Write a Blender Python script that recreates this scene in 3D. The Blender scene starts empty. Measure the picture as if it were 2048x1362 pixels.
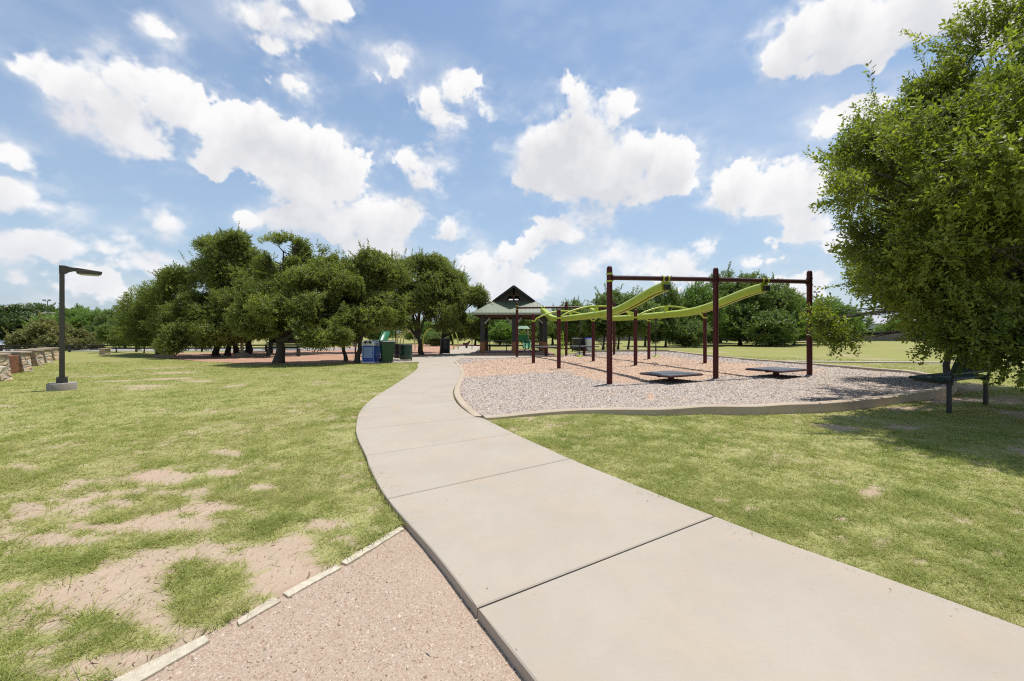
import bpy, bmesh, math, random
import numpy as np
from mathutils import Vector, Matrix
R = math.radians
S = bpy.context.scene
C = S.collection
F, H0, CX, HY = 825.0, 1.4, 1024.0, 667.0      # focal length and horizon measured on the photo (2048 px wide)

# ------------------------------------------------------------------ camera
cam_d = bpy.data.cameras.new('camera'); cam = bpy.data.objects.new('camera', cam_d); C.objects.link(cam)
cam.location = (0, 0, H0); cam.rotation_euler = (R(90), 0, 0)
cam_d.sensor_width = 36; cam_d.lens = 36 * F / 2048; cam_d.shift_y = -14 / 2048
cam_d.clip_start = 0.05; cam_d.clip_end = 3000
S.camera = cam
# ------------------------------------------------------------------ colour management
S.view_settings.view_transform = 'Standard'; S.view_settings.look = 'None'
S.view_settings.exposure = 0.36; S.view_settings.gamma = 1
S.cycles.max_bounces = 7; S.cycles.diffuse_bounces = 4; S.cycles.glossy_bounces = 2; S.cycles.transmission_bounces = 4
S.cycles.caustics_reflective = False; S.cycles.caustics_refractive = False
S.cycles.use_denoising = False; S.cycles.filter_width = 1.15; S.cycles.sample_clamp_indirect = 4.0
# ------------------------------------------------------------------ sun
SUN_EL = 76.0
sx, sy = 0.66, 0.75                                   # the sun stands high, ahead and to the right
SUN_AZ = math.atan2(sx, sy)                           # from +Y towards +X
sd = Vector((math.sin(SUN_AZ) * math.cos(R(SUN_EL)), math.cos(SUN_AZ) * math.cos(R(SUN_EL)), math.sin(R(SUN_EL))))
sl = bpy.data.lights.new('sun', 'SUN'); sl.energy = 3.75; sl.angle = R(0.53); sl.color = (1.0, 0.955, 0.89)
sun = bpy.data.objects.new('sun', sl); C.objects.link(sun)
sun.rotation_euler = (-sd).to_track_quat('-Z', 'Y').to_euler(); sun.location = (0, 0, 60)

# ------------------------------------------------------------------ world: Nishita sky with cumulus
W = bpy.data.worlds.new('World'); S.world = W; W.use_nodes = True
class NT:
    def __init__(s, nt): s.nt = nt
    def n(s, t, ins=None, **kw):
        d = s.nt.nodes.new(t)
        for k, v in kw.items(): setattr(d, k, v)
        for k, v in (ins or {}).items():
            if isinstance(v, bpy.types.NodeSocket): s.nt.links.new(v, d.inputs[k])
            else: d.inputs[k].default_value = v
        return d
    def m(s, op, a, b=None, c=None, clamp=False):
        ins = {0: a}
        if b is not None: ins[1] = b
        if c is not None: ins[2] = c
        return s.n('ShaderNodeMath', ins, operation=op, use_clamp=clamp).outputs[0]
    def v(s, op, a, b=None):
        ins = {0: a}
        if b is not None: ins[1] = b
        d = s.n('ShaderNodeVectorMath', ins, operation=op)
        return d.outputs['Value'] if op in ('DISTANCE', 'LENGTH', 'DOT_PRODUCT') else d.outputs[0]
    def mix(s, f, a, b, bt='MIX'):
        d = s.n('ShaderNodeMix', data_type='RGBA', blend_type=bt, clamp_factor=True)
        for i, x in ((0, f), (6, a), (7, b)):
            if isinstance(x, bpy.types.NodeSocket): s.nt.links.new(x, d.inputs[i])
            else:
                d.inputs[i].default_value = x if i == 0 else (tuple(x) + (1,) if len(x) == 3 else x)
        return d.outputs[2]
    def noise(s, vec, scale, detail=4, rough=.55, out=0, **kw):
        d = s.n('ShaderNodeTexNoise', {'Scale': scale, 'Detail': detail, 'Roughness': rough}, **kw)
        if vec is not None: s.nt.links.new(vec, d.inputs['Vector'])
        return d.outputs[out]
    def mr(s, v, a, b, c=0., d=1., smooth=False):
        return s.n('ShaderNodeMapRange', {0: v, 1: a, 2: b, 3: c, 4: d}, interpolation_type='SMOOTHSTEP' if smooth else 'LINEAR').outputs[0]

CLOUDS = [  # direction centres measured on the photo: px, py, radius px
 (130,165,55),(200,190,80),(270,170,62),(230,250,70),(350,215,66),(415,250,52),(270,290,36),(80,138,26),(130,235,36),(310,290,30),
 (490,290,72),(560,320,88),(640,340,76),(700,325,38),(520,250,36),(590,285,52),(690,380,44),(440,325,44),(600,390,50),
 (600,430,40),(560,440,30),(660,460,44),(640,440,42),(720,440,50),(780,450,44),(825,432,24),(740,480,38),(780,505,34),(600,450,24),
 (510,20,32),(570,25,44),(650,5,40),(700,10,22),(540,80,24),(600,65,22),(575,160,32),(600,175,20),
 (725,145,17),(790,125,22),(785,140,20),(905,172,34),(850,200,26),(882,238,26),(940,158,24),(895,262,18),(982,240,16),
 (842,330,38),(862,365,34),(812,320,20),(868,300,18),
 (1080,335,70),(1150,262,52),(1160,215,36),(1195,215,22),(1240,215,20),(1130,330,92),(1220,345,80),(1175,290,58),(1225,245,32),(1150,205,36),(1285,300,44),(1265,345,46),(1315,325,36),(1292,365,34),(1335,345,48),(1180,385,28),(1050,290,26),(1268,405,12),(1365,350,32),
 (1495,370,52),(1560,370,52),(1625,360,48),(1450,380,36),(1460,400,26),(1530,395,30),(1580,392,24),
 (1600,55,60),(1700,50,95),(1850,30,120),(1990,20,110),(1575,115,34),(1640,95,30),(1618,118,26),
 (1690,243,22),(1722,225,32),(1650,252,16),
 (1622,468,34),(1662,494,34),(1560,488,18),(1602,442,15),
 (1190,434,28),(1215,432,22),(1110,472,32),(1155,480,26),(1070,480,20),(1040,505,20),(1005,506,18),(895,462,28),(955,530,38),(972,560,34),(1000,585,38),(920,535,24),(1070,575,30),(1100,580,20),(1160,538,24),(1225,510,18),(1405,492,18),(1300,538,30),(1350,534,32),(1265,548,20),(1500,520,20),(1548,522,17),(1600,590,40),(1525,600,30),
 (20,300,22),(12,320,20),(20,395,48),(85,402,40),(130,408,18),(60,487,42),(120,486,28),(0,488,40),(250,468,26),(312,446,28),(235,492,20),(265,500,26),(230,560,40),(300,530,40),(200,572,28),(480,432,17),(30,557,17),(110,625,40),(310,55,14),(1420,560,22)]
def hsh(ix, iy, seed=0, iz=0):
    h = (ix.astype(np.int64) * 374761393 + iy.astype(np.int64) * 668265263 + (iz * 2147483647 if np.isscalar(iz) else iz.astype(np.int64) * 1274126177) + seed * 974634777) & 0xffffffff
    h = ((h ^ (h >> 13)) * 1274126177) & 0xffffffff
    h = (h ^ (h >> 16)) & 0xffff
    return h / 65535.0
def vn2(x, y, seed=0):
    ix, iy = np.floor(x), np.floor(y); fx, fy = x - ix, y - iy
    fx = fx * fx * (3 - 2 * fx); fy = fy * fy * (3 - 2 * fy)
    a, b, c, d = hsh(ix, iy, seed), hsh(ix + 1, iy, seed), hsh(ix, iy + 1, seed), hsh(ix + 1, iy + 1, seed)
    return (a * (1 - fx) + b * fx) * (1 - fy) + (c * (1 - fx) + d * fx) * fy
def fbm(x, y, o=4, seed=0):
    t = 0; a = .5; n = 0
    for k in range(o):
        t = t + a * vn2(x * 2 ** k + 17 * k, y * 2 ** k - 9 * k, seed + k); n += a; a *= .55
    return t / n
def vn3(p, seed=0):
    i = np.floor(p); f = p - i; f = f * f * (3 - 2 * f); t = 0
    for dx in (0, 1):
        for dy in (0, 1):
            for dz in (0, 1):
                wt = (f[:, 0] if dx else 1 - f[:, 0]) * (f[:, 1] if dy else 1 - f[:, 1]) * (f[:, 2] if dz else 1 - f[:, 2])
                t = t + wt * hsh(i[:, 0] + dx, i[:, 1] + dy, seed, i[:, 2] + dz)
    return t
def cloud_maps():
    # cloud cover over the front half of the sky, in azimuth (-90..90) by elevation (0..60) degrees
    WN, HN = 2700, 900
    az = (np.arange(WN) + .5) / WN * math.pi - math.pi / 2; el = (np.arange(HN) + .5) / HN * math.pi / 3
    A, E_ = np.meshgrid(az, el); A = A.astype(np.float32); E_ = E_.astype(np.float32)
    K = 26.
    def warp(a, e, f, amp, sd): return a + amp * (fbm(a * f, e * f, 3, sd) - .5) * 2, e + amp * (fbm(a * f + 50, e * f, 3, sd + 40) - .5) * 2
    A1, E1 = warp(A, E_, 9., .014, 3); A1, E1 = warp(A1, E1, 34., .0045, 8)
    Sf = np.full(A.shape, -.2, np.float32)
    for px, py, r in CLOUDS:
        u, v = (px - CX) / F, (HY - py) / F; a0 = math.atan(u); e0 = math.atan(v / math.sqrt(1 + u * u)); ce = math.cos(e0)
        L = math.sqrt(1 + u * u + v * v); rr = (r * 1.02 + 4) / F / L ** 1.35
        m = rr * 1.3 + .16
        i0, i1 = np.searchsorted(az, [a0 - m, a0 + m]); j0, j1 = np.searchsorted(el, [e0 - m, e0 + m])
        if i1 <= i0 or j1 <= j0: continue
        sl_ = (slice(j0, j1), slice(i0, i1))
        dy = (E1[sl_] - e0); dy = np.where(dy < 0, dy * 1.45, dy * 1.12)
        d = rr - np.sqrt(((A1[sl_] - a0) * ce) ** 2 + dy ** 2)
        o_ = Sf[sl_]; k = .028; h = np.maximum(k - np.abs(o_ - d), 0) / k
        Sf[sl_] = np.maximum(o_, d) + h * h * k * .25
    def puff(f, sd):                       # rounded cauliflower bumps (distance to the nearest random point)
        x, y = A1 * f, E1 * f * 1.1; ix, iy = np.floor(x), np.floor(y); best = np.full(A.shape, 9., np.float32)
        for dx in (-1, 0, 1):
            for dy in (-1, 0, 1):
                jx, jy = ix + dx, iy + dy
                d = (x - jx - hsh(jx, jy, sd)) ** 2 + (y - jy - hsh(jx, jy, sd + 1)) ** 2
                best = np.minimum(best, d)
        return 1 - np.clip(best, 0, 1.2)
    hi = (.5 * puff(22, 5) + .3 * puff(47, 15) + .2 * puff(95, 25)) - .72
    fb = fbm(A1 * 16, E1 * 20, 8, 60) - .5
    S0 = Sf + hi * .036 + fb * .080 + (fbm(A1 * 75, E1 * 80, 4, 160) - .5) * .020
    S0 = np.maximum(S0, np.clip(Sf - .016, -1, .03))
    soft = fbm(A * 5, E_ * 5, 3, 90)       # some edges crisp, some ragged
    w_ = .010 + .036 * np.clip((soft - .40) * 3.0, 0, 1)
    t = np.clip((S0 + .001) / w_, 0, 1); dens = t * t * (3 - 2 * t)
    wisp = np.clip((S0 + .05) / .055, 0, 1) ** 2 * np.clip((fbm(A * 13, E_ * 26, 6, 130) - .36) * 2.4, 0, 1) * .75
    c0 = np.clip((fbm(A * 3.2 + 3, E_ * 7, 6, 150) - .46) / .34, 0, 1); cir = .20 * c0 * c0 * (3 - 2 * c0)
    dens = 1 - (1 - dens * .985) * (1 - wisp) * (1 - cir)
    # self shading: how much cloud lies between a point and the high sun (up and a little right)
    occ = np.zeros(A.shape, np.float32); pe = math.pi / 3 / HN
    Sp = np.clip(S0, -.02, .09)
    for k in range(1, 9):
        dj = int(k * .0095 / pe); di = int(k * .003 / pe)
        sh = np.roll(np.roll(Sp, -dj, 0), -di, 1); sh[-dj:] = -.02; occ += np.clip(sh + .004, 0, .05)
    shade = 1 - np.exp(-(occ / .19) ** 1.3)
    lump = fbm(A1 * 11, E1 * 13, 6, 77) - .5
    shade = np.clip(shade * (1 + lump * 1.2) - (hi + .12) * .45 + lump * .25, 0, 1) * np.clip(occ / .03, 0, 1)
    return WN, HN, dens.astype(np.float32), shade.astype(np.float32)
WN, HN, cd, cs = cloud_maps()
img = bpy.data.images.new('cloud_cover', WN, HN, alpha=False, float_buffer=True, is_data=True)
buf = np.ones((HN, WN, 4), np.float32); buf[..., 0] = cd; buf[..., 1] = cs; img.pixels.foreach_set(buf.ravel()); img.update(); img.pack()
w = NT(W.node_tree); W.node_tree.nodes.clear()
dirn = w.v('NORMALIZE', w.n('ShaderNodeTexCoord').outputs['Generated'])
sky = w.n('ShaderNodeTexSky', sky_type='NISHITA', sun_disc=False, sun_elevation=R(SUN_EL), sun_rotation=SUN_AZ, air_density=1.25, dust_density=1.6, ozone_density=1.3, altitude=200)
sep = w.n('ShaderNodeSeparateXYZ', {0: dirn})
azn = w.m('ARCTAN2', sep.outputs[0], w.m('ABSOLUTE', sep.outputs[1]))     # the half behind mirrors the half in front
eln = w.m('ARCSINE', sep.outputs[2])
uv = w.n('ShaderNodeCombineXYZ', {0: w.m('MULTIPLY_ADD', azn, 1 / math.pi, .5), 1: w.m('MULTIPLY', eln, 3 / math.pi)}).outputs[0]
it = w.n('ShaderNodeTexImage', {0: uv}, image=img, interpolation='Cubic', extension='EXTEND')
isp = w.n('ShaderNodeSeparateColor', {0: it.outputs[0]})
dens = w.m('MULTIPLY', isp.outputs[0], w.mr(eln, .85, 1.04, 1., 0., True)); shade = isp.outputs[1]
ccol = w.mix(shade, (7.7, 7.65, 7.65), (5.7, 5.75, 6.05))
low = w.mr(sep.outputs[2], 0., .34, .85, 0., True)
ccol = w.mix(w.m('MULTIPLY', low, .3), ccol, (5.7, 6.1, 6.9))
skyc = w.mix(1.0, sky.outputs[0], (.83, .955, 1.03), 'MULTIPLY')
hz = w.mr(sep.outputs[2], -.02, .70, .66, .0)
skyc = w.mix(hz, skyc, (4.3, 5.2, 6.6))
col = w.mix(dens, skyc, ccol)
bg = w.n('ShaderNodeBackground', {'Color': col, 'Strength': .1})
wo = w.n('ShaderNodeOutputWorld'); W.node_tree.links.new(bg.outputs[0], wo.inputs[0])
W.cycles.sampling_method = 'MANUAL'; W.cycles.sample_map_resolution = 1024

# ------------------------------------------------------------------ helpers
def G(px, py, z=0.):
    Y = F * (H0 - z) / (py - HY); return ((px - CX) * Y / F, Y)
def P(px, py, Y):
    return ((px - CX) * Y / F, Y, H0 + (HY - py) * Y / F)
def PX(X, Y, z=0.):
    return CX + F * X / Y, HY + F * (H0 - z) / Y
def inpoly(X, Y, poly):
    ins = np.zeros(X.shape, bool); n = len(poly)
    for i in range(n):
        x0, y0 = poly[i][:2]; x1, y1 = poly[(i + 1) % n][:2]
        if y0 == y1: continue
        c = ((y0 > Y) != (y1 > Y)) & (X < (x1 - x0) * (Y - y0) / (y1 - y0) + x0)
        ins ^= c
    return ins
def dseg(X, Y, poly, closed=True):
    d = np.full(X.shape, 1e9); n = len(poly)
    for i in range(n if closed else n - 1):
        ax, ay = poly[i][:2]; bx, by = poly[(i + 1) % n][:2]
        vx, vy = bx - ax, by - ay; L = vx * vx + vy * vy + 1e-12
        t = np.clip(((X - ax) * vx + (Y - ay) * vy) / L, 0, 1)
        d = np.minimum(d, np.hypot(X - ax - t * vx, Y - ay - t * vy))
    return d
def npmesh(name, V, Fc, mat, parent=None, attrs=None, smooth=False, fattrs=None):
    V = np.asarray(V, np.float32).reshape(-1, 3); Fc = np.asarray(Fc, np.int32); k = Fc.shape[1]
    me = bpy.data.meshes.new(name)
    me.vertices.add(len(V)); me.vertices.foreach_set('co', V.ravel())
    me.loops.add(Fc.size); me.loops.foreach_set('vertex_index', Fc.ravel())
    me.polygons.add(len(Fc)); me.polygons.foreach_set('loop_start', np.arange(0, Fc.size, k, dtype=np.int32))
    me.update(calc_edges=True)
    if smooth: me.polygons.foreach_set('use_smooth', np.ones(len(Fc), bool))
    for dom, dd in (('POINT', attrs), ('FACE', fattrs)):
        for an, av in (dd or {}).items():
            a = me.attributes.new(an, 'FLOAT', dom); a.data.foreach_set('value', np.asarray(av, np.float32))
    me.materials.append(mat)
    o = bpy.data.objects.new(name, me); C.objects.link(o)
    if parent is not None: o.parent = parent
    return o
class MB:
    def __init__(s): s.v = []; s.f = []
    def raw(s, V, Fc):
        b = len(s.v); s.v += [tuple(map(float, q)) for q in V]; s.f += [tuple(b + i for i in q) for q in Fc]; return s
    def box(s, c, size, rz=0., M=None, taper=1.):
        hx, hy, hz = size[0] / 2, size[1] / 2, size[2] / 2
        V = []
        for z in (-1, 1):
            t = taper if z > 0 else 1.
            for x, y in ((-1, -1), (1, -1), (1, 1), (-1, 1)):
                q = Vector((x * hx * t, y * hy * t, z * hz))
                if M is not None: q = M @ q
                q = Matrix.Rotation(rz, 3, 'Z') @ q
                V.append((q.x + c[0], q.y + c[1], q.z + c[2]))
        return s.raw(V, [(3, 2, 1, 0), (4, 5, 6, 7), (0, 1, 5, 4), (1, 2, 6, 5), (2, 3, 7, 6), (3, 0, 4, 7)])
    def bar(s, a, b, w_, h_):
        a, b = Vector(a), Vector(b); d = b - a
        q = d.to_track_quat('X', 'Z').to_matrix()
        return s.box((a + b) / 2, (d.length, w_, h_), 0, q)
    def tube(s, pts, r, n=10, cap=True, prof=None):
        pts = [Vector(q) for q in pts]; m = len(pts)
        rs = r if isinstance(r, (list, tuple)) else [r] * m
        up = Vector((0, 0, 1)); rings = []; pu = None
        for i, q in enumerate(pts):
            t = (pts[min(i + 1, m - 1)] - pts[max(i - 1, 0)]).normalized()
            if pu is None:
                pu = up if abs(t.z) < .95 else Vector((0, 1, 0))
            sde = t.cross(pu)
            if sde.length < 1e-4: sde = t.cross(Vector((1, 0, 0)))
            sde.normalize(); u2 = sde.cross(t).normalized(); pu = u2
            if prof is None: ring = [q + (sde * math.cos(2 * math.pi * k / n) + u2 * math.sin(2 * math.pi * k / n)) * rs[i] for k in range(n)]
            else: ring = [q + sde * a + u2 * b for a, b in prof]
            rings.append(ring)
        nn = len(rings[0]); V = [x for rr in rings for x in rr]; Fc = []
        for i in range(m - 1):
            for k in range(nn):
                k2 = (k + 1) % nn; Fc.append((i * nn + k, i * nn + k2, (i + 1) * nn + k2, (i + 1) * nn + k))
        if cap: Fc.append(tuple(range(nn - 1, -1, -1))); Fc.append(tuple((m - 1) * nn + k for k in range(nn)))
        return s.raw(V, Fc)
    def lathe(s, c, prof, n=24):
        V = []; Fc = []; m = len(prof)
        for r_, z in prof:
            for k in range(n): V.append((c[0] + r_ * math.cos(2 * math.pi * k / n), c[1] + r_ * math.sin(2 * math.pi * k / n), c[2] + z))
        for i in range(m - 1):
            for k in range(n):
                k2 = (k + 1) % n; Fc.append((i * n + k, i * n + k2, (i + 1) * n + k2, (i + 1) * n + k))
        Fc.append(tuple(range(n - 1, -1, -1))); Fc.append(tuple((m - 1) * n + k for k in range(n)))
        return s.raw(V, Fc)
    def prism(s, poly, z0, z1):
        n = len(poly); V = [(x, y, z0) for x, y in poly] + [(x, y, z1) for x, y in poly]
        Fc = [tuple(range(n - 1, -1, -1)), tuple(range(n, 2 * n))] + [(i, (i + 1) % n, n + (i + 1) % n, n + i) for i in range(n)]
        return s.raw(V, Fc)
    def build(s, name, mat, parent=None, smooth=False, bevel=0., loc=None):
        me = bpy.data.meshes.new(name); me.from_pydata(s.v, [], s.f); me.update()
        bm = bmesh.new(); bm.from_mesh(me); bmesh.ops.recalc_face_normals(bm, faces=bm.faces); bm.to_mesh(me); bm.free()
        me.materials.append(mat)
        o = bpy.data.objects.new(name, me); C.objects.link(o)
        if smooth:
            me.polygons.foreach_set('use_smooth', [True] * len(me.polygons)); me.set_sharp_from_angle(angle=R(42))
        if bevel:
            md = o.modifiers.new('b', 'BEVEL'); md.width = bevel; md.segments = 2; md.limit_method = 'ANGLE'
        if parent is not None: o.parent = parent
        if loc is not None: o.location = loc
        return o
def tag(o, label=None, cat=None, group=None, kind=None):
    if label: o['label'] = label
    if cat: o['category'] = cat
    if group: o['group'] = group
    if kind: o['kind'] = kind
    return o
def thing(name, label, cat, loc=(0, 0, 0), rz=0., group=None):
    o = bpy.data.objects.new(name, None); C.objects.link(o); o.location = loc; o.rotation_euler = (0, 0, rz)
    o.empty_display_size = .3
    return tag(o, label, cat, group)
def copy_tree(o, parent=None):
    c = o.copy(); C.objects.link(c)
    if parent is not None: c.parent = parent
    for ch in list(o.children): copy_tree(ch, c)
    return c

# ------------------------------------------------------------------ materials
def mat(name):
    m = bpy.data.materials.new(name); m.use_nodes = True; t = NT(m.node_tree)
    return m, t, m.node_tree.nodes['Principled BSDF']
def link(t, a, b): t.nt.links.new(a, b)
def paint(name, col, rough=.4, metal=0., var=.12, scale=9., bump=.0, spec=.5, dirt=None, coat=0.):
    m, t, b = mat(name)
    tcn = t.n('ShaderNodeTexCoord').outputs['Object']
    n = t.noise(tcn, scale, 6, .65)
    c = t.mix(t.mr(n, .3, .7), [x * (1 - var) for x in col], [min(1, x * (1 + var)) for x in col])
    if dirt:
        n2 = t.noise(tcn, scale * .35, 5, .7); c = t.mix(t.mr(n2, .5, .75, 0, .7), c, dirt)
    link(t, c, b.inputs['Base Color'])
    link(t, t.mr(n, .2, .8, rough * .8, min(1, rough * 1.25)), b.inputs['Roughness'])
    b.inputs['Metallic'].default_value = metal; b.inputs['Specular IOR Level'].default_value = spec; b.inputs['Coat Weight'].default_value = coat
    if bump:
        bp = t.n('ShaderNodeBump', {'Height': t.noise(tcn, scale * 6, 5, .7), 'Strength': bump, 'Distance': .01}); link(t, bp.outputs[0], b.inputs['Normal'])
    return m
M = {}
M['maroon'] = paint('maroon_powder_coat', (.075, .009, .009), .42, var=.15, scale=5, bump=.03, dirt=(.065, .018, .015), coat=0., spec=.3)
M['brown'] = paint('brown_powder_coat', (.065, .024, .020), .40, var=.15, scale=5, bump=.03, spec=.35)
M['lime'] = paint('lime_powder_coat', (.42, .52, .045), .36, var=.06, scale=3, bump=.02, dirt=(.36, .44, .06), coat=.15)
M['black'] = paint('black_plastic', (.018, .019, .02), .45)
M['deck'] = paint('dark_rubber_deck', (.085, .088, .098), .42, var=.25, scale=20, bump=.3)
M['dkgreen'] = paint('dark_green_plastic', (.006, .055, .022), .42, var=.15, scale=4, dirt=(.03, .06, .035))
M['barrel'] = paint('barrel_green', (.008, .040, .020), .38, var=.2, scale=4, dirt=(.03, .05, .035))
M['meshgreen'] = paint('coated_green_steel', (.006, .028, .019), .45)
M['blue'] = paint('blue_plastic', (.018, .05, .40), .42, var=.1, dirt=(.05, .09, .33))
M['lightblue'] = paint('pale_blue_panel', (.22, .32, .58), .4)
M['whitep'] = paint('white_panel', (.62, .64, .68), .4, dirt=(.45, .44, .42))
M['grey'] = paint('grey_metal', (.30, .31, .32), .4, metal=.4)
M['bronze'] = paint('bronze_lamp', (.058, .050, .038), .45, var=.12, scale=3, bump=.05, dirt=(.085, .07, .05))
M['lens'] = paint('lamp_lens', (.45, .45, .42), .2)
M['playgreen'] = paint('play_green', (.010, .15, .05), .35)
M['tan'] = paint('tan_steel', (.42, .36, .24), .5)
M['wood'] = paint('brown_timber', (.075, .038, .022), .7, var=.35, scale=4, bump=.3)
M['darkcol'] = paint('dark_column', (.022, .020, .020), .55, var=.25)
M['boardstone'] = paint('edging_board', (.60, .53, .40), .85, var=.2, scale=22, bump=.9, dirt=(.40, .31, .22))
M['bin_label'] = paint('bin_sticker', (.55, .6, .62), .4)

def stone_mat():
    m, t, b = mat('rubble_stone')
    tcn = t.n('ShaderNodeTexCoord').outputs['Object']
    q = t.v('ADD', t.v('MULTIPLY', tcn, (3.6, 3.6, 5.6)), t.v('MULTIPLY', t.noise(tcn, 3.5, 3, .5, out=1), (1.0, 1.0, 1.0)))
    vo = t.n('ShaderNodeTexVoronoi', {'Vector': q, 'Scale': 1., 'Randomness': .9}, feature='F1')
    ve = t.n('ShaderNodeTexVoronoi', {'Vector': q, 'Scale': 1., 'Randomness': .9}, feature='DISTANCE_TO_EDGE').outputs[0]
    sep_ = t.n('ShaderNodeSeparateColor', {0: vo.outputs['Color']})
    r = t.n('ShaderNodeValToRGB', {0: sep_.outputs[0]}); e = r.color_ramp.elements
    e[0].position = 0; e[0].color = (.52, .40, .25, 1); e[1].position = 1; e[1].color = (.60, .52, .40, 1)
    for pos, cc in ((.2, (.42, .20, .09)), (.38, (.62, .46, .27)), (.55, (.33, .22, .15)), (.72, (.66, .58, .45)), (.86, (.50, .31, .14))):
        x = e.new(pos); x.color = cc + (1,)
    c = t.mix(t.mr(t.noise(tcn, 30, 5, .7), .3, .7, 0, .5), r.outputs[0], (.55, .47, .36), 'MIX')
    c = t.mix(t.mr(ve, .0, .09, 1., 0.), c, (.40, .36, .30))
    link(t, c, b.inputs['Base Color']); b.inputs['Roughness'].default_value = .9
    hgt = t.m('ADD', t.m('MULTIPLY', t.mr(ve, 0., .2, 0, 1, True), .06), t.m('MULTIPLY', t.noise(tcn, 40, 4, .7), .02))
    bp = t.n('ShaderNodeBump', {'Height': hgt, 'Strength': 1., 'Distance': .8}); link(t, bp.outputs[0], b.inputs['Normal'])
    return m
M['stone'] = stone_mat()
def concrete(name, c1, c2, speck=.25, stain=(.50, .36, .24)):
    m, t, b = mat(name)
    tcn = t.n('ShaderNodeTexCoord').outputs['Object']
    big = t.noise(tcn, .9, 6, .65); med = t.noise(tcn, 7, 6, .7); fine = t.noise(tcn, 160, 3, .7)
    c = t.mix(t.mr(big, .32, .68), c1, c2)
    c = t.mix(t.mr(med, .45, .8, 0, .22), c, [x * .78 for x in c1])
    c = t.mix(t.mr(t.noise(tcn, 1.7, 7, .7), .50, .74, 0, .42), c, stain)
    br = t.noise(t.v('MULTIPLY', tcn, (2.0, 14., 1.)), 5., 4, .7)
    c = t.mix(t.mr(br, .4, .75, 0, .14), c, [x * .82 for x in c2])
    c = t.mix(t.mr(fine, .35, .75, 0, speck), c, [x * .68 for x in c1])
    vo = t.n('ShaderNodeTexVoronoi', {'Vector': tcn, 'Scale': 7.}, feature='F1').outputs[0]
    c = t.mix(t.mr(vo, .02, .045, .5, 0.), c, (.22, .18, .14))
    link(t, c, b.inputs['Base Color']); b.inputs['Roughness'].default_value = .88; b.inputs['Specular IOR Level'].default_value = .25
    hh = t.m('ADD', t.m('MULTIPLY', fine, .5), t.m('MULTIPLY', br, .6))
    bp = t.n('ShaderNodeBump', {'Height': hh, 'Strength': .22, 'Distance': .004}); link(t, bp.outputs[0], b.inputs['Normal'])
    return m
M['concrete'] = concrete('broom_concrete', (.43, .378, .308), (.375, .325, .262))
M['curbc'] = concrete('kerb_concrete', (.50, .42, .325), (.40, .315, .225), .4)
M['oldconc'] = concrete('weathered_concrete', (.36, .33, .29), (.24, .22, .19), .6)
M['asphalt'] = concrete('pale_asphalt', (.30, .29, .28), (.24, .235, .23), .3)

def ground_mat():
    m, t, b = mat('lawn_soil')
    tcn = t.n('ShaderNodeTexCoord').outputs['Object']
    soil = t.n('ShaderNodeAttribute', attribute_name='soil').outputs['Fac']
    n1 = t.noise(tcn, .35, 5, .6); n2 = t.noise(tcn, 5., 6, .7); n3 = t.noise(tcn, 60., 4, .75)
    far = t.n('ShaderNodeAttribute', attribute_name='far').outputs['Fac']
    gcol = t.mix(t.mr(n1, .3, .7), (.215, .222, .066), (.285, .268, .09))
    gcol = t.mix(t.mr(n2, .35, .7, 0, .5), gcol, (.17, .205, .055))
    gcol = t.mix(t.mr(n3, .35, .7, 0, .6), gcol, (.33, .31, .115))
    # thin thatch between the modelled blades close by, full lawn colour farther away
    thatch = t.mix(t.mr(n3, .3, .7), (.26, .26, .095), (.385, .355, .16))
    gcol = t.mix(far, thatch, gcol)
    dcol = t.mix(t.mr(n2, .3, .7), (.39, .30, .215), (.48, .385, .29))
    dcol = t.mix(t.mr(n3, .4, .75, 0, .6), dcol, (.30, .20, .135))
    dcol = t.mix(t.mr(t.noise(tcn, 1.5, 5, .65), .45, .7, 0, .5), dcol, (.45, .30, .22))
    c = t.mix(soil, gcol, dcol)
    link(t, c, b.inputs['Base Color']); b.inputs['Roughness'].default_value = .95; b.inputs['Specular IOR Level'].default_value = .1
    bp = t.n('ShaderNodeBump', {'Height': t.m('ADD', t.m('MULTIPLY', n3, .5), n2), 'Strength': .6, 'Distance': .015}); link(t, bp.outputs[0], b.inputs['Normal'])
    return m
M['ground'] = ground_mat()
def blade_mat():
    m, t, b = mat('grass_blade')
    tone = t.n('ShaderNodeAttribute', attribute_name='tone').outputs['Fac']
    r = t.n('ShaderNodeValToRGB', {0: tone}); e = r.color_ramp.elements
    e[0].position = 0; e[0].color = (.19, .25, .055, 1); e[1].position = 1; e[1].color = (.54, .46, .24, 1)
    for pos, cc in ((.30, (.285, .34, .075)), (.58, (.365, .405, .10)), (.82, (.45, .44, .15))):
        x = e.new(pos); x.color = cc + (1,)
    link(t, r.outputs[0], b.inputs['Base Color']); b.inputs['Roughness'].default_value = .6; b.inputs['Specular IOR Level'].default_value = .25
    tr = t.n('ShaderNodeBsdfTranslucent', {'Color': r.outputs[0]})
    mx = t.n('ShaderNodeMixShader', {0: .45, 1: b.outputs[0], 2: tr.outputs[0]})
    link(t, mx.outputs[0], t.nt.nodes['Material Output'].inputs[0])
    return m
M['blade'] = blade_mat()
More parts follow.
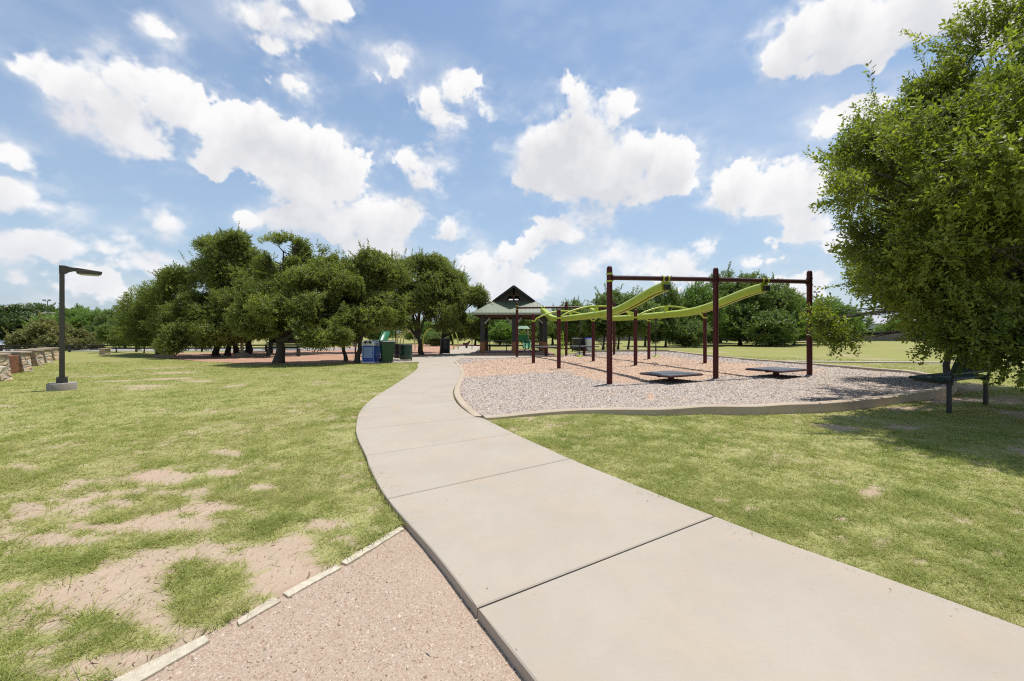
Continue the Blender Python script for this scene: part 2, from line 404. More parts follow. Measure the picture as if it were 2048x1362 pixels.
def leaf_mat(name, ramp, rough=.42, trans=.28, spec=.5):
    m, t, b = mat(name)
    tone = t.n('ShaderNodeAttribute', attribute_name='tone').outputs['Fac']
    r = t.n('ShaderNodeValToRGB', {0: tone}); e = r.color_ramp.elements
    e[0].position = 0; e[0].color = ramp[0] + (1,); e[1].position = 1; e[1].color = ramp[-1] + (1,)
    for i in range(1, len(ramp) - 1):
        x = e.new(i / (len(ramp) - 1)); x.color = ramp[i] + (1,)
    link(t, r.outputs[0], b.inputs['Base Color']); b.inputs['Roughness'].default_value = rough; b.inputs['Specular IOR Level'].default_value = spec
    tc_ = t.mix(1., r.outputs[0], (1.5, 1.7, .5), 'MULTIPLY')
    tr = t.n('ShaderNodeBsdfTranslucent', {'Color': tc_})
    mx = t.n('ShaderNodeMixShader', {0: trans, 1: b.outputs[0], 2: tr.outputs[0]})
    link(t, mx.outputs[0], t.nt.nodes['Material Output'].inputs[0])
    return m
M['oakleaf'] = leaf_mat('live_oak_leaf', [(.080, .102, .028), (.135, .165, .044), (.205, .23, .068), (.30, .31, .105)], .52, .42, .35)
M['nearleaf'] = leaf_mat('near_oak_leaf', [(.078, .110, .024), (.155, .19, .040), (.26, .285, .062), (.40, .395, .11)], .5, .45, .35)
M['bgleaf'] = leaf_mat('far_tree_leaf', [(.085, .125, .035), (.12, .168, .048), (.165, .215, .065), (.23, .27, .10)], .5, .36)
M['brightleaf'] = leaf_mat('bright_tree_leaf', [(.09, .145, .030), (.13, .205, .040), (.175, .265, .052), (.25, .32, .08)], .5, .36)
M['oliveleaf'] = leaf_mat('olive_shrub_leaf', [(.13, .13, .045), (.18, .175, .06), (.235, .22, .08), (.30, .27, .11)], .5)
M['myrtle'] = leaf_mat('myrtle_leaf', [(.040, .072, .020), (.070, .11, .032), (.10, .145, .042), (.15, .19, .06)], .5)
M['bloom'] = leaf_mat('white_blossom', [(.55, .50, .52), (.70, .66, .68)], .6)
M['bark'] = paint('oak_bark', (.060, .048, .038), .9, var=.5, scale=14, bump=1.)
def chip_mat(name, ramp, rough=.85):
    m, t, b = mat(name)
    tone = t.n('ShaderNodeAttribute', attribute_name='tone').outputs['Fac']
    r = t.n('ShaderNodeValToRGB', {0: tone}); e = r.color_ramp.elements
    e[0].position = 0; e[0].color = ramp[0] + (1,); e[1].position = 1; e[1].color = ramp[-1] + (1,)
    for i in range(1, len(ramp) - 1):
        x = e.new(i / (len(ramp) - 1)); x.color = ramp[i] + (1,)
    link(t, r.outputs[0], b.inputs['Base Color']); b.inputs['Roughness'].default_value = rough; b.inputs['Specular IOR Level'].default_value = .2
    return m
M['chip'] = chip_mat('wood_chip', [(.10, .08, .07), (.33, .275, .24), (.54, .49, .44), (.32, .20, .13), (.50, .35, .25), (.60, .455, .34)])
M['pebble'] = chip_mat('granite_pebble', [(.22, .15, .105), (.36, .265, .195), (.46, .36, .28), (.58, .50, .42)])
M['litter'] = chip_mat('dry_litter', [(.20, .12, .07), (.34, .22, .14), (.46, .35, .24)])
def mulch_mat():
    m, t, b = mat('mulch')
    tcn = t.n('ShaderNodeTexCoord').outputs['Object']
    og = t.n('ShaderNodeAttribute', attribute_name='orange').outputs['Fac']
    vo = t.n('ShaderNodeTexVoronoi', {'Vector': t.v('ADD', t.v('MULTIPLY', tcn, (1, 1.6, 1)), vs(t, t.noise(tcn, 20, 3, .6, out=1), .03)), 'Scale': 26.}, feature='F1')
    sp = t.n('ShaderNodeSeparateColor', {0: vo.outputs['Color']})
    a = t.mix(sp.outputs[0], (.29, .25, .215), (.52, .47, .41)); a = t.mix(t.mr(sp.outputs[1], .72, .75), a, (.15, .115, .095))
    o_ = t.mix(sp.outputs[0], (.39, .265, .185), (.58, .43, .315)); o_ = t.mix(t.mr(sp.outputs[1], .80, .83), o_, (.30, .16, .09))
    c = t.mix(og, a, o_)
    c = t.mix(t.mr(t.noise(tcn, 1.1, 5, .6), .4, .7, 0, .25), c, (.33, .22, .15))
    link(t, c, b.inputs['Base Color']); b.inputs['Roughness'].default_value = .95; b.inputs['Specular IOR Level'].default_value = .1
    bp = t.n('ShaderNodeBump', {'Height': t.m('ADD', sp.outputs[2], t.noise(tcn, 60, 3, .6)), 'Strength': .8, 'Distance': .02}); link(t, bp.outputs[0], b.inputs['Normal'])
    return m
def vs(t, a, f): return t.n('ShaderNodeVectorMath', {0: a, 'Scale': f}, operation='SCALE').outputs[0]
M['mulch'] = mulch_mat()
def gravel_mat():
    m, t, b = mat('decomposed_granite')
    tcn = t.n('ShaderNodeTexCoord').outputs['Object']
    vo = t.n('ShaderNodeTexVoronoi', {'Vector': tcn, 'Scale': 120.}, feature='F1')
    sp = t.n('ShaderNodeSeparateColor', {0: vo.outputs['Color']})
    c = t.mix(sp.outputs[0], (.33, .253, .188), (.44, .35, .27)); c = t.mix(t.mr(sp.outputs[1], .85, .9), c, (.33, .21, .15))
    c = t.mix(t.mr(t.noise(tcn, 2.2, 6, .65), .4, .7, 0, .6), c, (.43, .34, .26))
    link(t, c, b.inputs['Base Color']); b.inputs['Roughness'].default_value = .95; b.inputs['Specular IOR Level'].default_value = .1
    bp = t.n('ShaderNodeBump', {'Height': t.m('ADD', sp.outputs[2], t.noise(tcn, 150, 3, .6)), 'Strength': .5, 'Distance': .006}); link(t, bp.outputs[0], b.inputs['Normal'])
    return m
M['gravel'] = gravel_mat()
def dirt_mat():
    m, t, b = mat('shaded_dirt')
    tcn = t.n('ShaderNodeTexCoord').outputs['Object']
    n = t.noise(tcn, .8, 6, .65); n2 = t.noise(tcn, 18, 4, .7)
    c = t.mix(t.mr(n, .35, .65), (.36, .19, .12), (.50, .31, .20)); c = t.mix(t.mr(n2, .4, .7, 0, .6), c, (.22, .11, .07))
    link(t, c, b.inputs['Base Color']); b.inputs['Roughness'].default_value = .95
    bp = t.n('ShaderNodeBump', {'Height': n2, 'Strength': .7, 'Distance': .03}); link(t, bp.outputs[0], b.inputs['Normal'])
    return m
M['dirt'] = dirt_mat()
def roofm():
    m, t, b = mat('standing_seam_roof')
    tcn = t.n('ShaderNodeTexCoord').outputs['Object']
    n = t.noise(tcn, 1.5, 6, .7)
    c = t.mix(t.mr(n, .3, .7), (.100, .135, .075), (.15, .18, .11))
    link(t, c, b.inputs['Base Color']); b.inputs['Roughness'].default_value = .5; b.inputs['Metallic'].default_value = .0
    return m
M['roof'] = roofm()
def fencem():
    m, t, b = mat('weathered_fence')
    tcn = t.n('ShaderNodeTexCoord').outputs['Object']
    n = t.noise(t.v('MULTIPLY', tcn, (7., 7., .3)), 1., 5, .7)
    c = t.mix(t.mr(n, .3, .7), (.085, .075, .07), (.19, .175, .16))
    link(t, c, b.inputs['Base Color']); b.inputs['Roughness'].default_value = .9
    return m
M['fence'] = fencem()

# ------------------------------------------------------------------ plan outlines (measured on the photo, put on the ground)
LP_near = [(1.1, -.15), (.55, .87)]
LPX = [(1072,1362),(955,1215),(870,1105),(775,997),(740,935),(732,911),(713.6,870),(713,845),(720,822),(740,800),(765,784),(800,762),(824,746),(834,737),(835,730),(838,722.5)]
RPX = [(2048,1254),(1760,1150),(1583,1090),(1428,1032),(1250,961.5),(1140,917),(1085,892),(1029,867),(968,837),(951,834),(927,818),(910,801),(906,782),(914,765),(922,747),(921,736),(908,724)]
Lw = LP_near + [G(*q) for q in LPX]; Rw = [(4.2, -.45), (3.3, .75)] + [G(*q) for q in RPX]
def lencum(pl):
    a = np.array(pl); return a, np.concatenate([[0], np.cumsum(np.hypot(*np.diff(a, axis=0).T))])
def smooth_poly(pl, n):   # Catmull-Rom resample
    a = np.array(pl); out = []
    m = len(a)
    for i in range(m - 1):
        p0, p1, p2, p3 = a[max(i - 1, 0)], a[i], a[i + 1], a[min(i + 2, m - 1)]
        for k in range(n):
            t = k / n
            out.append(.5 * ((2 * p1) + (-p0 + p2) * t + (2 * p0 - 5 * p1 + 4 * p2 - p3) * t * t + (-p0 + 3 * p1 - 3 * p2 + p3) * t ** 3))
    out.append(a[-1]); return np.array(out)
Ls, Rs = smooth_poly(Lw, 8), smooth_poly(Rw, 8)
# joints: pairs of points on the left and right edges
joints = [((1.1, -.15), (4.2, -.45)), (G(955,1215), G(1428,1032)), (G(775,997), G(1140,917)), (G(732,911), G(1029,867)), (G(721,860), G(951,834)), (G(722,819), G(909,801)),
          (G(752,792), G(906,784)), (G(790,768), G(911,771)), (G(812,754), G(918,757)), (G(834,737), G(922,742)), (G(838,722.5), G(908,724))]
def nearest(arr, q): return int(np.argmin(np.hypot(arr[:, 0] - q[0], arr[:, 1] - q[1])))
path = MB(); GAP = .006
def resample(a, n):
    s = np.concatenate([[0], np.cumsum(np.hypot(*np.diff(a, axis=0).T))]); t = np.linspace(0, s[-1], n)
    return np.stack([np.interp(t, s, a[:, 0]), np.interp(t, s, a[:, 1])], 1)
for i in range(len(joints) - 1):
    l0, l1 = nearest(Ls, joints[i][0]), nearest(Ls, joints[i + 1][0]); r0, r1 = nearest(Rs, joints[i][1]), nearest(Rs, joints[i + 1][1])
    n = 12
    A, B = resample(Ls[l0:l1 + 1], n), resample(Rs[r0:r1 + 1], n)
    for E in (A, B):
        d = E[1] - E[0]; E[0] = E[0] + d / np.hypot(*d) * GAP; d = E[-2] - E[-1]; E[-1] = E[-1] + d / np.hypot(*d) * GAP
    loop = [tuple(q) for q in A] + [tuple(q) for q in B[::-1]]
    cen = np.mean(np.array(loop), 0); m_ = len(loop)
    nl = np.array(loop); ins = []
    for k in range(m_):                                   # rounded arris: inner ring a little higher
        pa, pb = nl[k - 1], nl[(k + 1) % m_]; tdir = (pb - pa) / (np.hypot(*(pb - pa)) + 1e-9); nrm = np.array([-tdir[1], tdir[0]])
        if np.dot(cen - nl[k], nrm) < 0: nrm = -nrm
        ins.append(nl[k] + nrm * .008)
    V = [(x, y, -.13) for x, y in loop] + [(x, y, -.006) for x, y in loop] + [(x, y, .0) for x, y in ins]
    Fc = [(k, (k + 1) % m_, m_ + (k + 1) % m_, m_ + k) for k in range(m_)] + [(m_ + k, m_ + (k + 1) % m_, 2 * m_ + (k + 1) % m_, 2 * m_ + k) for k in range(m_)]
    for k in range(n - 1): Fc.append((2 * m_ + k, 2 * m_ + k + 1, 2 * m_ + m_ - 2 - k, 2 * m_ + m_ - 1 - k))
    path.raw(V, Fc)
tag(path.build('path', M['concrete']), 'curving pale concrete walk with score joints', kind='structure')
PATHPOLY = [tuple(q) for q in Ls] + [tuple(q) for q in Rs[::-1]]
plaza_px = [(720,725.5),(757,726.5),(838,723.3),(872,724),(909,724.6),(912,720.5),(921,716.8),(1000,716.5),(1060,715.5),(1112,712.5),(1108,708),(1000,705),(950,703.5),(965,692),(925,691.5),(905,698),(884,706.5),(862,712),(800,715),(735,719)]
PLAZA = [G(*q) for q in plaza_px]
o = MB().prism(PLAZA, -.12, -.004).build('plaza_slab', M['concrete']); tag(o, kind='structure')

GRAN = [G(*q, -.06) for q in [(808,1052),(683,1128),(560,1194),(415,1270),(240,1362)]] + [(-2.6, .75), (-3.2, -.4), (1.2, -.4), (.56, .87)] + [tuple(q) for q in Ls[16:nearest(Ls, G(815,1052)) + 1]]
# mulch outline
inner_L = [G(*q) for q in [(968,831),(950,821),(932,805),(921,787),(922,772),(928,755),(928,740),(919,727.5),(912,721.5)]]
MUL_px = [(921,717.5),(1000,717),(1060,716),(1115,713),(1170,708),(1230,706),(1300,705.5),(1337,706)]
far_c = [G(*q, .05) for q in [(1400,713),(1491,722.5),(1570,729),(1640,735),(1728,743),(1816,750.5)]]
rgt = [G(*q, .12) for q in [(1868,757),(1893,764),(1889,772),(1864,783),(1763,796),(1640,806)]]
near_c = [G(*q, .10) for q in [(1560,810),(1495,813)]] + [G(*q, .06) for q in [(1400,816),(1317,818.5)]] + [G(*q, .03) for q in [(1230,819),(1140,818)]] + [G(*q, .02) for q in [(1060,823),(1000,828)]]
MUL = inner_L + [G(*q) for q in MUL_px] + far_c + rgt + near_c
def mz(X): return np.clip(.012 * (np.asarray(X, float) - 1), -.0, .10) + .0
def kz(X): return mz(X) + np.clip(.02 + .022 * np.asarray(X, float), .015, .10)
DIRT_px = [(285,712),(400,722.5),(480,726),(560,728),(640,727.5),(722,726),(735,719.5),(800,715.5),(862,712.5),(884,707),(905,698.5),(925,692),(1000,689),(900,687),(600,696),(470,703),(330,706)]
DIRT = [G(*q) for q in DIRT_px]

# ------------------------------------------------------------------ ground
SOIL = [(220,1185,145,48),(272,1136,110,26),(395,1097,130,26),(286,1215,88,30),(550,1101,100,30),(615,1136,80,26),(343,1040,100,20),(430,1013,88,18),(382,978,60,12),(334,947,66,14),(444,939,33,10),(457,899,42,8),
 (246,998,24,10),(53,1009,35,15),(88,1070,88,13),(44,925,18,10),(26,1160,26,9),(527,969,30,8),(659,1040,50,15),(606,1080,80,20),(79,1325,50,14),(110,1242,40,18),(440,1262,110,24),(308,1303,80,20),(189,1044,60,9),(690,1075,40,18),(560,1160,60,20),
 (400,760,40,3.5),(330,755,55,3.5),(290,770,50,3.5),(345,743,50,3),(250,759,40,2.5),(270,775,40,3),(0,809,42,4),(95,728,50,1.5),
 (1738,979,30,14),(1681,1030,22,8),(1681,1068,18,8),(1765,1077,38,18),(1845,1112,27,10),(1650,1050,11,5),(2000,1095,18,7),(1446,993,22,5),(1500,1010,20,6),
 (1900,801,100,12),(2010,797,90,14),(1820,818,55,5),(2040,830,50,8),(1930,775,60,8),(2048,1180,30,15)]
GRASSP = [(422,1158,92,44),(193,1229,52,20),(466,1031,42,18),(497,1066,36,11),(343,1079,62,15),(660,1085,45,16),(270,1268,80,20),(400,1212,60,28),(140,1120,60,20),(1925,812,45,6)]
def soilmask(X, Y):
    px, py = CX + F * X / np.maximum(Y, .3), HY + F * H0 / np.maximum(Y, .3)
    wob = fbm(X * 1.3, Y * 1.3, 4, 5) - .5; wf = fbm(X * 7, Y * 7, 3, 11) - .5
    s = np.zeros(X.shape)
    for cx, cy, rx, ry in SOIL:
        d = np.sqrt(((px - cx) / rx) ** 2 + ((py - cy) / ry) ** 2)
        s = np.maximum(s, np.clip(1.25 - d, 0, 1))
    gsub = np.zeros(X.shape)
    for cx, cy, rx, ry in GRASSP:
        d = np.sqrt(((px - cx) / rx) ** 2 + ((py - cy) / ry) ** 2); gsub = np.maximum(gsub, np.clip(1.3 - d, 0, 1))
    s = s - gsub * 1.1
    s = s + wob * 1.3 + wf * 1.15 + (fbm(X * 22, Y * 22, 2, 61) - .5) * .8
    gen = (fbm(X * .8 + 40, Y * .8, 5, 33) - .66) * 5 + wf * .6           # small worn spots anywhere
    gen = np.where((X > -12) & (X < 14) & (Y < 14), gen, 0)
    s = np.maximum(s - np.where((X < 0) & (Y < 4.6), .06, .27), gen - .25)
    return np.where(Y > .3, np.clip(s * 2.1, 0, 1), 0)
def gz(X, Y):
    und = (fbm(X * .25, Y * .25, 3, 71) - .5) * .05 * np.clip((np.hypot(X, Y) - 3) / 8, 0, 1) + (fbm(X * 1.6, Y * 1.6, 3, 9) - .5) * .022
    edge = np.minimum(dseg(X, Y, PATHPOLY), 1.) if X.size < 40000 else None
    return -.034 + und
def axis(fine0, fine1, step, lo, hi, gr=1.16):
    a = list(np.arange(fine0, fine1, step)); s = step; x = a[-1]
    while x < hi: s *= gr; x += s; a.append(x)
    s = step; x = a[0]; b = []
    while x > lo: s *= gr; x -= s; b.append(x)
    return np.array(b[::-1] + a)
xs = axis(-6.5, 9.5, .05, -420, 420); ys = axis(-.5, 10.5, .05, -260, 700)
GX, GY = np.meshgrid(xs, ys); gx, gy = GX.ravel(), GY.ravel()
zz = gz(gx, gy)
ingr = inpoly(gx, gy, GRAN); zz = np.where(ingr, -.105, zz)
inp = inpoly(gx, gy, PATHPOLY); zz = np.where(inp, -.11, zz)
for pl in (PLAZA, MUL): zz = np.where(inpoly(gx, gy, pl), -.11, zz)
inbench = np.exp(-((gx - 8.6) ** 2 + (gy - 7.8) ** 2) / 3.0) * .07
zz = zz + np.where(~inpoly(gx, gy, MUL), inbench, 0)
soil = soilmask(gx, gy)
farw = np.clip((np.hypot(gx, gy) - 7) / 12, 0, 1)
nx, ny = len(xs), len(ys)
idx = np.arange(nx * ny).reshape(ny, nx)
Q = np.stack([idx[:-1, :-1], idx[:-1, 1:], idx[1:, 1:], idx[1:, :-1]], -1).reshape(-1, 4)
o = npmesh('ground', np.stack([gx, gy, zz], 1), Q, M['ground'], attrs={'soil': soil, 'far': farw}, smooth=True)
tag(o, kind='structure')
def gridsheet(name, poly, step, zf, mt, attrf=None, pad=0.):
    a = np.array(poly); x0, y0 = a.min(0) - step; x1, y1 = a.max(0) + step
    XX, YY = np.meshgrid(np.arange(x0, x1, step), np.arange(y0, y1, step)); ny_, nx_ = XX.shape
    x, y = XX.ravel(), YY.ravel(); ins = inpoly(x, y, poly)
    if pad: ins |= dseg(x, y, poly) < pad
    I = np.arange(x.size).reshape(ny_, nx_)
    q = np.stack([I[:-1, :-1], I[:-1, 1:], I[1:, 1:], I[1:, :-1]], -1).reshape(-1, 4)
    q = q[ins[q].all(1)]
    used = np.unique(q); rm = np.full(x.size, -1); rm[used] = np.arange(used.size)
    x, y = x[used], y[used]
    return npmesh(name, np.stack([x, y, zf(x, y)], 1), rm[q], mt, attrs=attrf(x, y) if attrf else None, smooth=True)
o = gridsheet('gravel_path', GRAN, .03, lambda x, y: -.059 + (fbm(x * 3, y * 3, 3, 3) - .5) * .012, M['gravel'], pad=.03); tag(o, kind='structure')
def orangew(x, y):
    px, py = PX(x, np.maximum(y, .5), 0)
    py = np.asarray(py)
    lim = np.interp(px, [900, 1000, 1130, 1200, 1300, 1420, 1500, 1620, 1700, 1900], [762, 752, 747, 768, 775, 765, 757, 757, 735, 730])
    top = np.interp(px, [900, 950, 1100, 1300, 1400, 1500, 1600, 1700], [735, 722, 710, 712, 722, 732, 742, 745])
    wv = (fbm(x * .8, y * .8, 4, 44) - .5) * 26
    a = np.clip((lim + wv - py) / 7, 0, 1) * np.clip((py - top - wv * .4) / 5 + .3, 0, 1)
    spot = np.clip(1.4 - np.hypot((px - 1301) / 7, (py - 796) / 8), 0, 1)
    return np.maximum(a, spot) * .85 + .10
o = gridsheet('playground_mulch', MUL, .12, lambda x, y: mz(x) - .005 + (fbm(x * .9, y * .9, 4, 8) - .5) * .05, M['mulch'], lambda x, y: {'orange': orangew(x, y)}, pad=.10); tag(o, kind='structure')
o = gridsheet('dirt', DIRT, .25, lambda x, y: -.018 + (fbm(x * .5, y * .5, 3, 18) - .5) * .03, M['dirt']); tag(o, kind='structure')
# distant road and pale far walk
road = MB().prism([(-60, 31.5), (-20, 33.5), (-12, 36), (-12, 40), (-60, 38)], -.05, .004).build('road', M['asphalt']); tag(road, kind='structure')
fw = [G(1600,722.5), G(1700,723), G(1800,724), G(1900,725.5)]
fp = MB(); a = [(x, y) for x, y in fw] + [(30, 15.4), (30, 15.95)] + [(x, y + .5) for x, y in fw[::-1]]
# a thin pale concrete walk across the far lawn
fwk = [(10.5, 21.2), (14, 20.6), (17, 20.2), (21, 19.8), (27, 19.3), (40, 18.6)]
fp.prism([(x, y) for x, y in fwk] + [(x, y + .62) for x, y in fwk[::-1]], -.06, .012)
tag(fp.build('far_walk', M['concrete']), kind='structure')

# ------------------------------------------------------------------ kerb round the playground
def kerb(pl, name, label, wd=.17):
    a = smooth_poly(pl, 5); n = len(a); mb = MB(); V = []; Fc = []
    prof = [(-.5, -1), (-.5, -.12), (-.40, 0), (.40, 0), (.5, -.12), (.5, -1)]
    for i in range(n):
        t = a[min(i + 1, n - 1)] - a[max(i - 1, 0)]; t = t / (np.hypot(*t) + 1e-9); nr = np.array([t[1], -t[0]])
        zt = float(kz(a[i][0]))
        for u, z in prof:
            q = a[i] + nr * (u * wd + wd * .5)
            V.append((q[0], q[1], zt + (z * .12 if z > -1 else -.30 - zt)))
    m_ = len(prof)
    for i in range(n - 1):
        for k in range(m_ - 1): Fc.append((i * m_ + k, i * m_ + k + 1, (i + 1) * m_ + k + 1, (i + 1) * m_ + k))
    Fc += [tuple(range(m_)), tuple((n - 1) * m_ + k for k in range(m_))]
    mb.raw(V, Fc); o = mb.build(name, M['curbc'], smooth=True); tag(o, label, 'kerb'); return o
# MUL runs clockwise seen from above on its far/right side; the outward side is on the right hand of travel reversed
ring = list(reversed([G(1337,706)] + far_c + rgt + near_c + [G(966,832.5)]))
k1 = kerb(ring, 'playground_kerb', 'pale concrete kerb curving round the mulch beside lawn')
k2 = kerb(list(reversed([G(966,833)] + inner_L[1:] )), 'path_kerb', 'low concrete kerb between the walk and the mulch', .15)
for k_, flip in ((k1, 0), (k2, 0)): k_['kind'] = 'structure'
for k_ in (k1, k2):
    for q in ('label', 'category'):
        if q in k_: del k_[q]
kb = MB(); far2 = smooth_poly([G(921,716.8), G(1000,716.3), G(1060,715.2), G(1115,712.2), G(1170,707.2), G(1230,705), G(1300,704.4), G(1337,705)], 4)
V = []; Fc = []
for i, q in enumerate(far2):
    zt = float(kz(q[0])) if q[0] > 4 else .01 + .01 * max(0, q[0]); V += [(q[0], q[1], -.2), (q[0], q[1], zt), (q[0], q[1] + .2, zt), (q[0], q[1] + .2, -.2)]
for i in range(len(far2) - 1):
    for k in range(3): Fc.append((i * 4 + k, i * 4 + k + 1, i * 4 + 5 + k, i * 4 + 4 + k))
tag(kb.raw(V, Fc).build('far_kerb', M['curbc']), kind='structure')

# ------------------------------------------------------------------ edging boards beside the gravel
EB = [[(150,1396),(215,1400),(420,1279),(409,1269)], [(474,1240),(478,1249),(563,1200),(545,1193)], [(565,1185),(577,1193),(683,1134),(672,1128)], [(681,1123),(693,1128),(809,1057),(802,1051)]]
LB = ['pale edging board nearest the picture\'s bottom edge, cracked and longest', 'short worn edging board, second up from the bottom edge', 'pale edging board between the short board and the one touching the walk', 'pale edging board whose end touches the concrete walk']
for q, lb in zip(EB, LB):
    pl = [G(x, y, -.046) for x, y in q]; rr = random.Random(len(lb))
    # subdivide the outline with small chips so the edges are not ruler-straight
    out = []
    for i in range(4):
        a_, b_ = Vector(pl[i]), Vector(pl[(i + 1) % 4]); m_ = max(2, int((b_ - a_).length / .05))
        for k in range(m_):
            t = a_.lerp(b_, k / m_); j = .003 if k else 0; out.append((t.x + rr.uniform(-j, j), t.y + rr.uniform(-j, j)))
    o = MB().prism(out, -.12, -.046).build('edging_board', M['boardstone'], bevel=.003); tag(o, lb, 'edging board', 'edging boards along the gravel')

# ------------------------------------------------------------------ grass blades, pebbles, chips, litter
rng = np.random.default_rng(7)
def scatter(n, ymin, ymax, xr=1.62):
    # even in depth-scaled area: nearer ground gets more pieces
    u = rng.random(n); Y = ymin * (ymax / ymin) ** u
    Y = Y + rng.normal(0, .05, n) * Y * .1
    X = (rng.random(n) * 2 - 1) * xr * Y
    return X, Y
def grass():
    # turf all round the viewpoint, thinning out with distance as the blades get wider
    N = 1500000; u = rng.random(N); Rr = 1.2 * (30. / 1.2) ** u; th = (rng.random(N) - .5) * 2 * R(66)
    N2 = 330000; Rr = np.concatenate([Rr, .5 + 8.5 * np.sqrt(rng.random(N2))]); th = np.concatenate([th, (rng.random(N2) - .5) * 2 * R(125)])
    X, Y = Rr * np.sin(th), Rr * np.cos(th)
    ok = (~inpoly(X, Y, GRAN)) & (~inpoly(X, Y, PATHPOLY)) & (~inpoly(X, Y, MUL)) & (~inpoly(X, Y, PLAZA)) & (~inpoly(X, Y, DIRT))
    X, Y = X[ok], Y[ok]
    s = soilmask(X, Y)
    tuft = fbm(X * 2.2, Y * 2.2, 3, 21)
    thick = fbm(X * 6., Y * 6., 2, 55)
    dens = np.clip(1 - s * 1.1, 0.02, 1) * np.clip(.6 + (tuft - .3) * 1.5, .5, 1) * np.clip(.15 + (thick - .2) * 2.6, .35, 1) * np.clip(.2 + (fbm(X * 17., Y * 17., 2, 57) - .2) * 2.4, .3, 1)
    kp = rng.random(X.size) < dens; X, Y, s, tuft = X[kp], Y[kp], s[kp], tuft[kp]
    dm = dseg(X, Y, MUL) ; ko = ~((dm < .19) & (Y < 27)); X, Y, s, tuft = X[ko], Y[ko], s[ko], tuft[ko]
    for _q in EB:
        pl = [G(x, y, -.028) for x, y in _q]; kk = ~inpoly(X, Y, pl); X, Y, s, tuft = X[kk], Y[kk], s[kk], tuft[kk]
    n = X.size
    dist = np.hypot(X, Y)
    wdt = .0016 + .00095 * dist; hgt = (.015 + .022 * tuft) * (.6 + .8 * rng.random(n)) * np.clip(1 + dist * .01, 1, 1.2) * np.where(s > .2, 1.15, 1)
    clump = np.clip((fbm(X * 4.2, Y * 4.2, 3, 202) - .52) * 6, 0, 1); hgt = hgt * (1 + .45 * clump) * np.where((s > .12) & (s < .75), 1.15, 1)
    edge = dseg(X, Y, PATHPOLY); hgt = np.where(edge < .06, hgt * 1.35, hgt)
    ang = rng.random(n) * 2 * np.pi + 0; lean = rng.normal(0, 1, (n, 2)) * hgt[:, None] * 1.6
    base = gz(X, Y) - .004 + np.exp(-((X - 8.6) ** 2 + (Y - 7.8) ** 2) / 3.0) * .07
    c, s_ = np.cos(ang) * wdt * .5, np.sin(ang) * wdt * .5
    V = np.empty((n, 3, 3)); V[:, 0] = np.stack([X - c, Y - s_, base], 1); V[:, 1] = np.stack([X + c, Y + s_, base], 1)
    V[:, 2] = np.stack([X + lean[:, 0], Y + lean[:, 1], base + hgt], 1)
    big = fbm(X * .45, Y * .45, 3, 99)
    patch = fbm(X * 2.5, Y * 2.5, 3, 123)
    tone = np.clip(.60 + (big - .5) * .5 + (patch - .5) * .4 + rng.normal(0, .21, n) + (fbm(X * 9., Y * 9., 2, 58) - .5) * .35 + s * .1 - clump * .10 - np.where(X > 1.5, .05, 0), 0, 1)
    o = npmesh('grass', V.reshape(-1, 3), np.arange(n * 3).reshape(-1, 3), M['blade'], fattrs={'tone': tone}); tag(o, kind='stuff'); return n
NG = grass()
def pieces(name, X, Y, Z, ln, wd, ht, tone, mt, tilt=.35):
    n = X.size; a = rng.random(n) * 2 * np.pi; d = np.stack([np.cos(a), np.sin(a), rng.normal(0, tilt, n)], 1); d /= np.linalg.norm(d, axis=1)[:, None]
    sdv = np.stack([-np.sin(a), np.cos(a), rng.normal(0, tilt, n)], 1); sdv /= np.linalg.norm(sdv, axis=1)[:, None]
    c = np.stack([X, Y, Z], 1)
    V = np.empty((n, 4, 3)); V[:, 0] = c - d * ln[:, None] * .5; V[:, 1] = c + sdv * wd[:, None] * .5 - np.array([0, 0, 1]) * 0
    V[:, 2] = c + d * ln[:, None] * .5; V[:, 3] = c - sdv * wd[:, None] * .5
    top = c + np.stack([0 * ht, 0 * ht, ht], 1)
    VV = np.concatenate([V, top[:, None]], 1)
    b = np.arange(n)[:, None] * 5
    Fc = np.concatenate([b + np.array([[0, 1, 4]]), b + np.array([[1, 2, 4]]), b + np.array([[2, 3, 4]]), b + np.array([[3, 0, 4]])], 1).reshape(-1, 3)
    return npmesh(name, VV.reshape(-1, 3), Fc, mt, fattrs={'tone': np.repeat(tone, 4)})
n = 110000; X = rng.uniform(-2.6, 1.1, n); Y = .9 * (3.2 / .9) ** rng.random(n)
ok = inpoly(X, Y, GRAN) & (X > -1.5 * Y - .3); X, Y = X[ok], Y[ok]; n = X.size; sz = .0036 + rng.gamma(2., .0018, n)
o = pieces('gravel', X, Y, -.059 + (fbm(X * 3, Y * 3, 3, 3) - .5) * .012 - .001, sz * 1.2, sz, sz * .6, np.clip(rng.normal(.5, .26, n), 0, 1), M['pebble']); tag(o, kind='stuff')
n = 330000; u = rng.random(n); Y = 1 / (1 / 6.8 - u * (1 / 6.8 - 1 / 29.)); X = rng.random(n) * 1.3 * Y - .14 * Y
ok = inpoly(X, Y, MUL); X, Y = X[ok], Y[ok]; n = X.size; og = orangew(X, Y)
isO = rng.random(n) < og; tone = np.where(isO, rng.uniform(.55, 1, n), rng.uniform(0, .52, n) ** 1.0)
dist = np.hypot(X, Y); k_ = .6 + dist * .045
o = pieces('wood_chips', X, Y, mz(X) + (fbm(X * .9, Y * .9, 4, 8) - .5) * .05 + .001, (.045 + rng.random(n) * .035) * k_, (.014 + rng.random(n) * .012) * k_, (.008 + .014 * rng.random(n)) * k_, tone, M['chip'], .3); tag(o, kind='stuff')
n = 5500; X, Y = scatter(n, 1.3, 9., 1.3); sm = soilmask(X, Y)
